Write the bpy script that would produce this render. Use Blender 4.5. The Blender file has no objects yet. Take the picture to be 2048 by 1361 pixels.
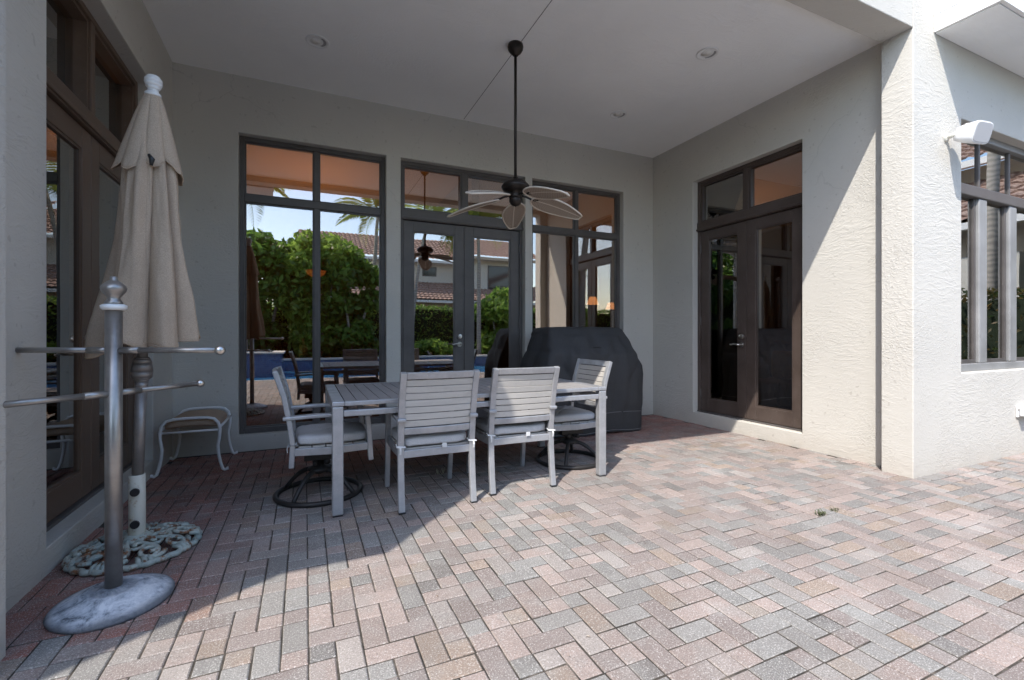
import bpy, bmesh, math, random
import numpy as np
from mathutils import Vector, Matrix
random.seed(7); rng = np.random.default_rng(7)
R = math.radians
scene = bpy.context.scene
C = scene.collection

# ------------------------------------------------------------------ camera, sky, sun, exposure
CAM_H, FOC, YAW, HORV = 1.16, 920.17, 0.42289, 668.37
cam_d = bpy.data.cameras.new("camera"); cam = bpy.data.objects.new("camera", cam_d); C.objects.link(cam)
cam_d.sensor_width = 36.0; cam_d.lens = 36.0 * FOC / 2048.0
cam_d.shift_y = -(680.5 - HORV) / 2048.0
cam_d.clip_start = 0.02; cam_d.clip_end = 2000.0
cam.location = (0, 0, CAM_H); cam.rotation_euler = (R(90), 0, -YAW)
scene.camera = cam

SUN_DIR = Vector((0.62, 0.51, -1.0)).normalized()
world = bpy.data.worlds.new("World"); scene.world = world; world.use_nodes = True
wn = world.node_tree; wn.nodes.clear()
sky = wn.nodes.new("ShaderNodeTexSky"); sky.sky_type = 'NISHITA'; sky.sun_disc = False
sky.sun_elevation = math.asin(-SUN_DIR.z); sky.sun_rotation = math.atan2(-SUN_DIR.x, -SUN_DIR.y) % (2 * math.pi)
sky.air_density = 1.0; sky.dust_density = 0.9; sky.ozone_density = 0.8
bg = wn.nodes.new("ShaderNodeBackground"); bg.inputs['Strength'].default_value = 0.15
wo = wn.nodes.new("ShaderNodeOutputWorld")
wn.links.new(sky.outputs[0], bg.inputs['Color']); wn.links.new(bg.outputs[0], wo.inputs['Surface'])
sun_d = bpy.data.lights.new("sun", 'SUN'); sun_d.energy = 2.0; sun_d.angle = R(0.5); sun_d.color = (1.0, 0.95, 0.875)
sun = bpy.data.objects.new("sun", sun_d); C.objects.link(sun)
sun.rotation_euler = SUN_DIR.to_track_quat('-Z', 'Y').to_euler(); sun.location = (-6, -6, 12)
vs = scene.view_settings
vs.view_transform = 'Standard'; vs.look = 'None'; vs.gamma = 1.0; vs.use_curve_mapping = False
vs.exposure = 1.65
scene.render.film_transparent = False
cy = scene.cycles
cy.max_bounces = 10; cy.diffuse_bounces = 6; cy.glossy_bounces = 5; cy.transmission_bounces = 6; cy.transparent_max_bounces = 10
cy.sample_clamp_indirect = 6.0; cy.caustics_reflective = False; cy.caustics_refractive = False
cy.use_denoising = True

# ------------------------------------------------------------------ helpers
class MB:
    """collects shapes, then links them as ONE mesh object"""
    def __init__(s): s.v = []; s.f = []
    def add(s, vs_, fs):
        o = len(s.v); s.v += [tuple(v) for v in vs_]; s.f += [tuple(i + o for i in f) for f in fs]; return s
    def box(s, x0, x1, y0, y1, z0, z1):
        return s.add([(x0,y0,z0),(x1,y0,z0),(x1,y1,z0),(x0,y1,z0),(x0,y0,z1),(x1,y0,z1),(x1,y1,z1),(x0,y1,z1)],
                     [(0,3,2,1),(4,5,6,7),(0,1,5,4),(1,2,6,5),(2,3,7,6),(3,0,4,7)])
    def tube(s, path, r, n=10, cap=True, closed=False):
        P = [Vector(p) for p in path]; m = len(P)
        rs = r if isinstance(r, (list, tuple)) else [r] * m
        rings = []; prev = None
        for i in range(m):
            if closed: t = P[(i+1) % m] - P[i-1]
            else: t = P[min(i+1, m-1)] - P[max(i-1, 0)]
            t.normalize()
            if prev is None:
                a = Vector((0,0,1)) if abs(t.z) < .9 else Vector((1,0,0))
                u = t.cross(a).normalized()
            else:
                u = (prev - t * prev.dot(t)).normalized()
            prev = u; w = t.cross(u)
            rings.append([P[i] + (u * math.cos(2*math.pi*k/n) + w * math.sin(2*math.pi*k/n)) * rs[i] for k in range(n)])
        vs_ = [v for ring in rings for v in ring]; fs = []
        for i in range(m if closed else m - 1):
            j = (i + 1) % m
            for k in range(n):
                fs.append((i*n+k, i*n+(k+1) % n, j*n+(k+1) % n, j*n+k))
        if cap and not closed:
            fs.append(tuple(range(n-1, -1, -1))); fs.append(tuple((m-1)*n+k for k in range(n)))
        return s.add(vs_, fs)
    def lathe(s, prof, c=(0,0,0), n=24, axis='z'):
        vs_ = []; fs = []; m = len(prof)
        for (r, z) in prof:
            for k in range(n):
                a = 2*math.pi*k/n
                p = (r*math.cos(a), r*math.sin(a), z)
                if axis == 'x': p = (p[2], p[0], p[1])
                if axis == 'y': p = (p[0], p[2], p[1])
                vs_.append((p[0]+c[0], p[1]+c[1], p[2]+c[2]))
        for i in range(m-1):
            for k in range(n):
                fs.append((i*n+k, i*n+(k+1) % n, (i+1)*n+(k+1) % n, (i+1)*n+k))
        fs.append(tuple(range(n-1, -1, -1))); fs.append(tuple((m-1)*n+k for k in range(n)))
        return s.add(vs_, fs)
    def ribbon(s, pts, x0, x1, th):
        """polyline in (y,z), thickness th across it, swept from x0 to x1"""
        P = [Vector((0, p[0], p[1])) for p in pts]; m = len(P); L = []; Rr = []
        for i in range(m):
            t = (P[min(i+1, m-1)] - P[max(i-1, 0)]).normalized(); nn = Vector((0, -t.z, t.y))
            L.append(P[i] + nn*th/2); Rr.append(P[i] - nn*th/2)
        vs_ = []
        for i in range(m):
            for q in (L[i], Rr[i]):
                vs_.append((x0, q.y, q.z)); vs_.append((x1, q.y, q.z))
        fs = []
        for i in range(m-1):
            a = 4*i; b = 4*(i+1)
            fs += [(a, a+1, b+1, b), (a+3, a+2, b+2, b+3), (a+2, a, b, b+2), (a+1, a+3, b+3, b+1)]
        fs += [(0, 2, 3, 1), (4*m-4, 4*m-3, 4*m-1, 4*m-2)]
        return s.add(vs_, fs)
    def grid(s, fn, nu, nv, wrap=False):
        vs_ = [fn(i/(nu if wrap else nu-1), j/(nv-1)) for j in range(nv) for i in range(nu)]; fs = []
        for j in range(nv-1):
            for i in range(nu if wrap else nu-1):
                k = (i+1) % nu
                fs.append((j*nu+i, j*nu+k, (j+1)*nu+k, (j+1)*nu+i))
        return s.add(vs_, fs)
    def build(s, name, mat, parent=None, smooth=False, bevel=0, seg=2, solid=0, loc=None, angle=40):
        me = bpy.data.meshes.new(name); me.from_pydata(s.v, [], s.f); me.update()
        bm = bmesh.new(); bm.from_mesh(me); bmesh.ops.recalc_face_normals(bm, faces=bm.faces); bm.to_mesh(me); bm.free()
        if mat: me.materials.append(mat)
        o = bpy.data.objects.new(name, me); C.objects.link(o)
        if parent: o.parent = parent
        if loc: o.location = loc
        if smooth: me.shade_smooth()
        if solid:
            m_ = o.modifiers.new("solid", 'SOLIDIFY'); m_.thickness = solid; m_.offset = 0
        if bevel:
            m_ = o.modifiers.new("bevel", 'BEVEL'); m_.width = bevel; m_.segments = seg; m_.limit_method = 'ANGLE'; m_.angle_limit = R(angle)
            m_.harden_normals = False
        return o
def box(name, mat, parent, b, bevel=0, **k): return MB().box(*b).build(name, mat, parent, bevel=bevel, **k)
def tag(o, label, cat, group=None):
    o['label'] = label; o['category'] = cat
    if group: o['group'] = group
    return o
def struct(o): o['kind'] = 'structure'; return o
def stuff(o): o['kind'] = 'stuff'; return o
def thing(name, label, cat, loc=(0,0,0), rz=0, group=None):
    o = bpy.data.objects.new(name, None); C.objects.link(o); o.empty_display_size = .1
    o.location = loc; o.rotation_euler = (0, 0, rz)
    return tag(o, label, cat, group)
def dup(root, loc, rz, label, group=None):
    r = root.copy(); C.objects.link(r); r.location = loc; r.rotation_euler = (0, 0, rz); r['label'] = label
    if group: r['group'] = group
    def rec(a, b):
        for ch in list(a.children):
            c = ch.copy(); C.objects.link(c); c.parent = b; rec(ch, c)
    rec(root, r); return r

# ------------------------------------------------------------------ materials
def mat(name, col, rough=.6, metal=0.0, spec=.5):
    m = bpy.data.materials.new(name); m.use_nodes = True
    b = m.node_tree.nodes['Principled BSDF']
    b.inputs['Base Color'].default_value = (*col, 1); b.inputs['Roughness'].default_value = rough
    b.inputs['Metallic'].default_value = metal; b.inputs['Specular IOR Level'].default_value = spec
    return m
class NT:
    def __init__(s, m): s.t = m.node_tree; s.b = s.t.nodes.get('Principled BSDF')
    def n(s, t, **k):
        x = s.t.nodes.new(t)
        for a, v in k.items(): setattr(x, a, v)
        return x
    def l(s, a, b): s.t.links.new(a, b)
    def noise(s, vec, scale, detail=3, rough=.55, dist=0.0):
        x = s.n('ShaderNodeTexNoise'); x.inputs['Scale'].default_value = scale; x.inputs['Detail'].default_value = detail
        x.inputs['Roughness'].default_value = rough; x.inputs['Distortion'].default_value = dist
        if vec is not None: s.l(vec, x.inputs['Vector'])
        return x.outputs['Fac']
    def ramp(s, fac, stops):
        x = s.n('ShaderNodeValToRGB'); e = x.color_ramp.elements
        while len(e) < len(stops): e.new(.5)
        for i, (p, c) in enumerate(stops):
            e[i].position = p; e[i].color = (*c, 1) if len(c) == 3 else c
        s.l(fac, x.inputs['Fac']); return x.outputs['Color']
    def mix(s, fac, a, b, mode='MIX'):
        x = s.n('ShaderNodeMix', data_type='RGBA', blend_type=mode)
        for sock, v in ((x.inputs['Factor'], fac), (x.inputs['A'], a), (x.inputs['B'], b)):
            if isinstance(v, (int, float)): sock.default_value = v
            elif isinstance(v, tuple): sock.default_value = (*v, 1)
            else: s.l(v, sock)
        return x.outputs['Result']
    def math(s, op, a, b=0.0):
        x = s.n('ShaderNodeMath', operation=op)
        for i, v in enumerate((a, b)):
            if isinstance(v, (int, float)): x.inputs[i].default_value = v
            else: s.l(v, x.inputs[i])
        return x.outputs[0]
    def bump(s, h, strength=.4, dist=.01):
        x = s.n('ShaderNodeBump'); x.inputs['Strength'].default_value = strength; x.inputs['Distance'].default_value = dist
        s.l(h, x.inputs['Height']); s.l(x.outputs[0], s.b.inputs['Normal'])
    def pos(s): return s.n('ShaderNodeNewGeometry').outputs['Position']
    def obj(s): return s.n('ShaderNodeTexCoord').outputs['Object']
    def sep(s, v):
        x = s.n('ShaderNodeSeparateXYZ'); s.l(v, x.inputs[0]); return x.outputs
    def comb(s, x_, y_, z_):
        x = s.n('ShaderNodeCombineXYZ')
        for i, v in enumerate((x_, y_, z_)):
            if isinstance(v, (int, float)): x.inputs[i].default_value = v
            else: s.l(v, x.inputs[i])
        return x.outputs[0]
    def color(s, c): s.l(c, s.b.inputs['Base Color'])

def stucco(name, col, ceiling=False, strength=.52):
    m = mat(name, col, .92, spec=.25); t = NT(m); p = t.pos(); x, y, z = t.sep(p)
    if ceiling: hh, vv = x, y
    else: hh, vv = t.math('ADD', x, y), z
    warp = t.noise(t.comb(t.math('MULTIPLY', hh, 2.2), t.math('MULTIPLY', vv, 3.0), 0), 1.0, 2)
    vv2 = t.math('ADD', vv, t.math('MULTIPLY', warp, .22))
    k = 9.0 if not ceiling else 4.0
    v1 = t.comb(t.math('MULTIPLY', hh, k), t.math('MULTIPLY', vv2, 38.0), 0)
    n1 = t.noise(v1, 1.0, 4, .6, .6)
    ridge = t.ramp(n1, [(.42, (0,0,0)), (.55, (.55,.55,.55)), (.60, (1,1,1)), (.72, (.6,.6,.6))])
    v2 = t.comb(t.math('MULTIPLY', hh, 34.0), t.math('MULTIPLY', vv, 44.0), 0)
    n2 = t.noise(v2, 1.0, 3, .6, 1.2)
    patch = t.ramp(t.noise(p, 1.7, 2), [(.42, (0,0,0)), (.6, (1,1,1))])
    hgt = t.mix(patch, ridge, t.ramp(n2, [(.45, (0,0,0)), (.62, (1,1,1))]))
    hgt = t.mix(.35, hgt, n2)
    var = t.ramp(t.noise(p, 1.1, 3, .6), [(.38, (.25,)*3), (.62, (1,1,1))]); hgt = t.mix(1.0, hgt, var, 'MULTIPLY')
    t.bump(hgt, strength * (.8 if ceiling else 1.0), .007)
    st = t.noise(p, .9, 4, .6)
    c1 = t.mix(t.ramp(st, [(.35, (0,0,0)), (.7, (1,1,1))]), col, tuple(c*.93 for c in col))
    if not ceiling:
        # splash dirt along the foot of the wall and odd specks
        low = t.math('SUBTRACT', .22, z); low = t.math('MULTIPLY', low, 4.0)
        low = t.math('MULTIPLY', low, t.noise(p, 7.0, 4, .7)); 
        cl = t.n('ShaderNodeClamp'); t.l(low, cl.inputs[0])
        c1 = t.mix(t.math('MULTIPLY', cl.outputs[0], .55), c1, (.36, .30, .24))
        sp = t.ramp(t.noise(p, 26.0, 1, .3), [(.735, (0,0,0)), (.76, (1,1,1))])
        c1 = t.mix(t.math('MULTIPLY', sp, .35), c1, (.34, .31, .27))
    if ceiling: t.color(c1); return m
    vo = t.n('ShaderNodeTexVoronoi', feature='DISTANCE_TO_EDGE'); vo.inputs['Scale'].default_value = .55
    wv_ = t.n('ShaderNodeVectorMath', operation='ADD'); t.l(p, wv_.inputs[0])
    nz = t.n('ShaderNodeTexNoise'); nz.inputs['Scale'].default_value = 3.0; nz.inputs['Detail'].default_value = 5.0; t.l(p, nz.inputs['Vector'])
    sc_ = t.n('ShaderNodeVectorMath', operation='SCALE'); sc_.inputs['Scale'].default_value = .5; t.l(nz.outputs['Color'], sc_.inputs[0]); t.l(sc_.outputs[0], wv_.inputs[1])
    t.l(wv_.outputs[0], vo.inputs['Vector'])
    ck = t.ramp(vo.outputs['Distance'], [(.0012, (1,1,1)), (.0028, (0,0,0))]); gate = t.ramp(t.noise(p, .8, 2), [(.56, (0,0,0)), (.6, (1,1,1))])
    c1 = t.mix(t.math('MULTIPLY', t.math('MULTIPLY', ck, gate), .3), c1, tuple(c*.45 for c in col))
    t.color(c1); return m
M = {}
M['wall'] = stucco('beige_stucco', (.585, .56, .51))
M['ceil'] = stucco('white_ceiling_stucco', (.90, .90, .89), True)
M['white'] = mat('white_paint', (.80, .80, .79), .5)
M['joint'] = mat('dark_joint', (.16, .15, .14), .9)

def bronze(name, col):
    m = mat(name, col, .42, spec=.5); t = NT(m); p = t.pos()
    n1 = t.noise(p, 3.0, 4, .6); n2 = t.noise(p, 60.0, 2, .6)
    c = t.mix(t.ramp(n1, [(.35, (0,0,0)), (.7, (1,1,1))]), col, tuple(min(1, c*1.35+.01) for c in col))
    c = t.mix(t.ramp(n2, [(.68, (0,0,0)), (.78, (.4,.4,.4))]), c, (.3, .28, .26))
    t.color(c); t.l(t.ramp(n1, [(.3, (.34,)*3), (.7, (.52,)*3)]), t.b.inputs['Roughness']); return m
M['bronze'] = bronze('dark_bronze_frame', (.085, .076, .072))
M['brown'] = bronze('brown_bronze_frame', (.115, .075, .052))
M['darkbrown'] = bronze('dark_brown_frame', (.066, .048, .040))
M['greyframe'] = bronze('weathered_grey_frame', (.22, .22, .22))
M['nickel'] = mat('satin_nickel', (.62, .60, .57), .28, 1.0)
M['black'] = mat('black_metal', (.018, .018, .02), .4)
M['iron'] = mat('dark_iron', (.03, .028, .027), .5, .3)

def glass(name, refl, tint):
    m = bpy.data.materials.new(name); m.use_nodes = True; t = NT(m); nt = m.node_tree; nt.nodes.clear()
    out = t.n('ShaderNodeOutputMaterial'); mx = t.n('ShaderNodeMixShader')
    tr = t.n('ShaderNodeBsdfTransparent'); tr.inputs[0].default_value = (*tint, 1)
    gl = t.n('ShaderNodeBsdfGlossy'); gl.inputs['Roughness'].default_value = 0.0; gl.inputs['Color'].default_value = (1, .985, .96, 1)
    fr = t.n('ShaderNodeFresnel'); fr.inputs['IOR'].default_value = 1.5
    # coated glass: constant mirror part plus the usual rise at grazing angles; a little old-pane waviness
    g = t.n('ShaderNodeNewGeometry')
    fac = t.math('ADD', refl, t.math('MULTIPLY', fr.outputs[0], 1.0 - refl))
    w = t.noise(g.outputs['Position'], 1.6, 1, .4)
    bp = t.n('ShaderNodeBump'); bp.inputs['Strength'].default_value = .03; bp.inputs['Distance'].default_value = .02
    t.l(w, bp.inputs['Height']); t.l(bp.outputs[0], gl.inputs['Normal'])
    t.l(fac, mx.inputs[0]); t.l(tr.outputs[0], mx.inputs[1]); t.l(gl.outputs[0], mx.inputs[2]); t.l(mx.outputs[0], out.inputs[0])
    return m
M['glass'] = glass('tinted_window_glass', .30, (.74, .60, .48))

def paver_mat(name, use_attr):
    m = mat(name, (.4, .36, .33), .92, spec=.12); t = NT(m); p = t.pos()
    if use_attr:
        a = t.n('ShaderNodeAttribute', attribute_name='tone'); base = a.outputs['Color']
    else:
        a = t.n('ShaderNodeObjectInfo'); base = a.outputs['Color']
    blend = t.ramp(t.noise(p, 5.5, 2, .5), [(.50, (0,0,0)), (.62, (1,1,1))])
    c = t.mix(t.math('MULTIPLY', blend, .35), base, (.285, .285, .27))
    blot = t.noise(p, 38.0, 4, .7)
    c = t.mix(t.ramp(blot, [(.3, (.35,)*3), (.7, (0,0,0))]), c, (.17, .15, .14))
    grit = t.noise(p, 170.0, 3, .8)
    c = t.mix(t.ramp(grit, [(.53, (0,0,0)), (.66, (.75,)*3)]), c, (.66, .63, .60))
    c = t.mix(t.ramp(t.noise(p, 140.0, 3, .7), [(.55, (0,0,0)), (.68, (.7,)*3)]), c, (.1, .09, .085))
    white = t.ramp(t.noise(p, 2.3, 3, .6), [(.60, (0,0,0)), (.76, (.22,)*3)])
    c = t.mix(white, c, (.55, .53, .51))
    dirt = t.ramp(t.noise(p, 1.1, 4, .65), [(.40, (.28,)*3), (.6, (0,0,0))])
    c = t.mix(dirt, c, (.16, .135, .12))
    t.color(c)
    hg = t.mix(.5, grit, t.noise(p, 90.0, 3, .6)); t.bump(hg, .55, .003)
    return m
M['paver_p'] = paver_mat('paver_single', False); M['paver_f'] = paver_mat('paver_field', True)
m = mat('joint_sand', (.07, .06, .05), .95); t = NT(m); t.color(t.ramp(t.noise(t.pos(), 9.0, 4, .7), [(.35, (.02,.018,.014)), (.55, (.06,.05,.04)), (.75, (.17,.145,.12))])); M['sand'] = m

# ------------------------------------------------------------------ patio: ground, paving
XL, XR, YB, ZC = -1.133, 4.60, 5.244, 3.71
COLX_R, COLX_L, COLY0, COLY1, ZBEAM = 4.45, -0.985, 2.045, 2.27, 3.62

m = mat('lawn_soil', (.07, .09, .035), .95); t = NT(m)
t.color(t.ramp(t.noise(t.pos(), 1.2, 5, .7), [(.3, (.05,.07,.02)), (.6, (.09,.12,.04)), (.8, (.13,.12,.07))])); M['lawn'] = m
g = struct(MB().box(-200, 200, -200, 200, -.5, -.12).build('ground', M['lawn']))
DX0, DX1, DY0, DY1 = -6.0, 9.3, -2.3, 5.30
patio = struct(MB().box(DX0, DX1, DY0, DY1, -.118, -.0045).build('patio', M['sand']))

def seen(x, y, z=0):
    s, c = math.sin(YAW), math.cos(YAW); d = s*x + c*y; r = c*x - s*y
    if d < .3: return None
    return 1024 + FOC*r/d, HORV - FOC*(z-CAM_H)/d, d
CELL = .0925
nx, ny = int((DX1-DX0)/CELL), int((DY1-DY0)/CELL)-1
# ninety degree herringbone; some bricks are scored across the middle and read as two squares
pav = []
for j in range(ny):
    for i in range(nx):
        t_ = (i-j) % 4; x0 = DX0 + i*CELL; y0 = DY0 + j*CELL
        if t_ == 0: w, h = 2, 1
        elif t_ == 3: w, h = 1, 2
        else: continue
        if random.random() < .36:
            pav += [(x0, y0, 1, 1), (x0 + (w-1)*CELL, y0 + (h-1)*CELL, 1, 1)]
        else: pav.append((x0, y0, w, h))
PAL = [((.41,.325,.290), .34), ((.300,.295,.28), .24), ((.37,.285,.225), .09), ((.31,.255,.235), .20), ((.42,.375,.345), .08), ((.22,.21,.20), .05)]
cols = np.array([p[0] for p in PAL]); wts = np.array([p[1] for p in PAL]); wts /= wts.sum()
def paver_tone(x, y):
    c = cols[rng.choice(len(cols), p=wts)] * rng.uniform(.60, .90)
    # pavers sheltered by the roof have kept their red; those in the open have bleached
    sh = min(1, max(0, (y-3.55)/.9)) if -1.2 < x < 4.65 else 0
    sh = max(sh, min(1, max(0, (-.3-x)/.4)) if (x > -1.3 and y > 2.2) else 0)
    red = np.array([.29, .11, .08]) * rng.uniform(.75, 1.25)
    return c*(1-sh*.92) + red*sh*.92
def in_wall(x, y):
    if y > YB - .03: return True
    if y > COLY0 + .03 and (x < XL - .03 or x > XR + .03): return True
    if COLY0 + .03 < y < COLY1 - .03 and (x < COLX_L - .03 or x > COLX_R + .03): return True
    return False
shown, rest = [], []
for (x, y, w, h) in pav:
    cx, cyy = x + w*CELL/2, y + h*CELL/2
    if in_wall(cx, cyy): continue
    s_ = seen(cx, cyy); a = 0
    if s_ and -30 < s_[0] < 2080 and s_[1] < 1385: a = w*h/s_[2]**3
    (shown if a > 0 else rest).append((a, x, y, w, h))
shown.sort(reverse=True); rest += shown[300:]; shown = shown[:300]
G, CH, DEEP = .0028, .0042, .05
def paver_verts(w, h):
    a, b = w*CELL/2 - G, h*CELL/2 - G
    out = []
    for (qa, qb, z) in ((a, b, -DEEP), (a, b, -CH*.8), (a-CH, b-CH, 0)):
        out += [(-qa,-qb,z), (qa,-qb,z), (qa,qb,z), (-qa,qb,z)]
    return np.array(out)
PF = [(8,9,10,11)] + [(4+k, 4+(k+1) % 4, 8+(k+1) % 4, 8+k) for k in range(4)] + [(k, (k+1) % 4, 4+(k+1) % 4, 4+k) for k in range(4)]
pm = {}
for key in ((1,1), (2,1), (1,2)):
    me = bpy.data.meshes.new('paver'); me.from_pydata([tuple(v) for v in paver_verts(*key)], [], PF); me.materials.append(M['paver_p']); pm[key] = me
for (a, x, y, w, h) in shown:
    o = bpy.data.objects.new('paver', pm[(w, h)]); C.objects.link(o); o.parent = patio
    o.location = (x + w*CELL/2 + rng.normal(0, .0008), y + h*CELL/2 + rng.normal(0, .0008), rng.normal(0, .0011))
    o.rotation_euler = (rng.normal(0, .006), rng.normal(0, .006), rng.normal(0, .006))
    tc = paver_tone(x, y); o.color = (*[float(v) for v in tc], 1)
V, F, T = [], [], []
for n_, (a, x, y, w, h) in enumerate(rest):
    v = paver_verts(w, h); th = rng.normal(0, .006)
    v = v + np.array([0, 0, 1]) * (v[:, :1]*rng.normal(0, .006) + v[:, 1:2]*rng.normal(0, .006))
    v = np.stack([v[:, 0]*math.cos(th) - v[:, 1]*math.sin(th), v[:, 0]*math.sin(th) + v[:, 1]*math.cos(th), v[:, 2]], 1)
    v = v + np.array([x + w*CELL/2, y + h*CELL/2, rng.normal(0, .0011)])
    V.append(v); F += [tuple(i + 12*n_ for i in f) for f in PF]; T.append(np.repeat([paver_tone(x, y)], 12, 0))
me = bpy.data.meshes.new('paver_field'); me.from_pydata(np.concatenate(V).tolist(), [], F)
at_ = me.color_attributes.new('tone', 'FLOAT_COLOR', 'POINT')
Tn = np.concatenate(T); at_.data.foreach_set('color', np.concatenate([Tn, np.ones((len(Tn), 1))], 1).astype(np.float32).ravel())
me.materials.append(M['paver_f'])
pf = stuff(bpy.data.objects.new('paver_field', me)); C.objects.link(pf); pf.parent = patio

# ------------------------------------------------------------------ house
house = thing('house', 'beige stucco house around the covered patio with dark framed doors and windows', 'house')
def wall_holes(name, axis, c, th, u0, u1, z0, z1, holes, mt=None):
    """upright slab with rectangular openings; axis 'y': face at Y=c, 'x': face at X=c; th may be negative"""
    us = sorted({u0, u1, *[h[0] for h in holes], *[h[1] for h in holes]}); zs = sorted({z0, z1, *[h[2] for h in holes], *[h[3] for h in holes]})
    def P(u, d, z): return (u, c + d, z) if axis == 'y' else (c + d, u, z)
    def hole(i, j):
        if i < 0 or j < 0 or i >= len(us)-1 or j >= len(zs)-1: return True
        um, zm = (us[i]+us[i+1])/2, (zs[j]+zs[j+1])/2
        return any(h[0] < um < h[1] and h[2] < zm < h[3] for h in holes)
    b = MB()
    for i in range(len(us)-1):
        for j in range(len(zs)-1):
            if hole(i, j): continue
            a0, a1, b0, b1 = us[i], us[i+1], zs[j], zs[j+1]
            for d in (0, th): b.add([P(a0,d,b0), P(a1,d,b0), P(a1,d,b1), P(a0,d,b1)], [(0,1,2,3)])
            if hole(i-1, j): b.add([P(a0,0,b0), P(a0,th,b0), P(a0,th,b1), P(a0,0,b1)], [(0,1,2,3)])
            if hole(i+1, j): b.add([P(a1,0,b0), P(a1,th,b0), P(a1,th,b1), P(a1,0,b1)], [(0,1,2,3)])
            if hole(i, j-1): b.add([P(a0,0,b0), P(a1,0,b0), P(a1,th,b0), P(a0,th,b0)], [(0,1,2,3)])
            if hole(i, j+1): b.add([P(a0,0,b1), P(a1,0,b1), P(a1,th,b1), P(a0,th,b1)], [(0,1,2,3)])
    vs_ = {}; idx = []
    for v in b.v:
        k = tuple(round(q, 5) for q in v); idx.append(vs_.setdefault(k, len(vs_)))
    b.v = list(vs_.keys()); b.f = [tuple(idx[i] for i in f) for f in b.f]
    return b.build(name, mt or M['wall'], house, bevel=.006, seg=2)
ZT = 4.30
LW, BD, W3 = (-.60, .825, .155, 3.15), (.985, 2.545, .075, 3.15), (2.645, 4.075, .155, 3.15)
RD, LD = (3.05, 4.49, .15, 3.14), (2.94, 4.64, .13, 3.19)
WW = (5.208, 8.2, .815, 3.035)
wall_holes('back_wall', 'y', YB, .2, XL-.2, XR+.2, -.1, ZT, [LW, BD, W3])
wall_holes('side_wall', 'x', XR, .2, COLY1-.02, YB-.002, -.1, ZT-.01, [RD])
wall_holes('side_wall', 'x', XL, -.2, COLY1-.02, YB-.002, -.1, ZT-.01, [LD])
wall_holes('wing_wall', 'y', COLY0, COLY1-COLY0, COLX_R, 9.6, -.1, ZT-.02, [WW])
box('pier', M['wall'], house, (XL-1.2, COLX_L, COLY0, COLY1, -.1, ZT-.02), bevel=.006)
box('beam', M['wall'], house, (COLX_L, COLX_R, COLY0, COLY1, ZBEAM, ZT-.02), bevel=.006)
NT_ = box('ceiling', M['ceil'], house, (XL-.05, XR+.05, COLY1-.05, YB+.05, ZC, ZC+.15))
box('control_joint', M['joint'], house, (1.717, 1.7225, COLY1+.005, YB-.03, ZC-.0015, ZC+.02))
# the roof slab keeps sun and sky out of the rooms; its front stays behind the beam's sight line to the sun
box('roof_deck', M['wall'], house, (-8.0, 12.0, COLY0+.04, 12.0, ZT+.02, ZT+.2))
# eave on the right wing
box('soffit', M['ceil'], house, (4.785, 12.0, 1.66, COLY0-.003, 3.655, 3.70))
M['fascia'] = mat('white_fascia', (.80, .79, .77), .6)
box('fascia', M['fascia'], house, (4.785, 12.0, 1.63, 1.657, 3.662, 4.10))
box('fascia', M['fascia'], house, (4.757, 4.782, 1.63, COLY0-.003, 3.662, 4.10))
box('drip_edge', M['fascia'], house, (4.753, 4.756, 1.626, COLY0-.003, 3.80, 3.81))
box('eave_deck', M['fascia'], house, (4.783, 12.0, 1.658, COLY0-.003, 4.05, 4.09))
box('soffit_vent', mat('vent_grey', (.25,.24,.23), .7), house, (6.05, 6.45, 1.72, 1.80, 3.645, 3.6535))
# unseen eave and wall added at left, shaped to throw the stepped paving shade
SHADOW_EAVE = [(-.48, 2.04), (-.52, 1.50), (-1.11, 1.354), (-1.75, .756), (-1.84, .655), (-2.34, .645), (-2.63, .47), (-3.02, .22), (-3.9, -.35), (-6.5, -.9), (-6.5, 2.04)]
def prism(name, poly, z0, z1, mt):
    n = len(poly); b = MB().add([(x, y, z0) for x, y in poly] + [(x, y, z1) for x, y in poly], [tuple(range(n-1, -1, -1)), tuple(range(n, 2*n))] + [(i, (i+1) % n, n+(i+1) % n, n+i) for i in range(n)])
    return b.build(name, mt, house)
prism('shadow_eave', SHADOW_EAVE, 3.60, 3.72, M['fascia'])
prism('projecting_wall', [(-1.45, 2.04), (-1.55, 1.55), (-2.05, 1.05), (-3.0, .62), (-4.0, .05), (-6.3, -.5), (-6.3, 2.04)], -.1, 3.598, M['wall'])  # added unseen block under the eave, keeps western sky light off the left paving

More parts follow.
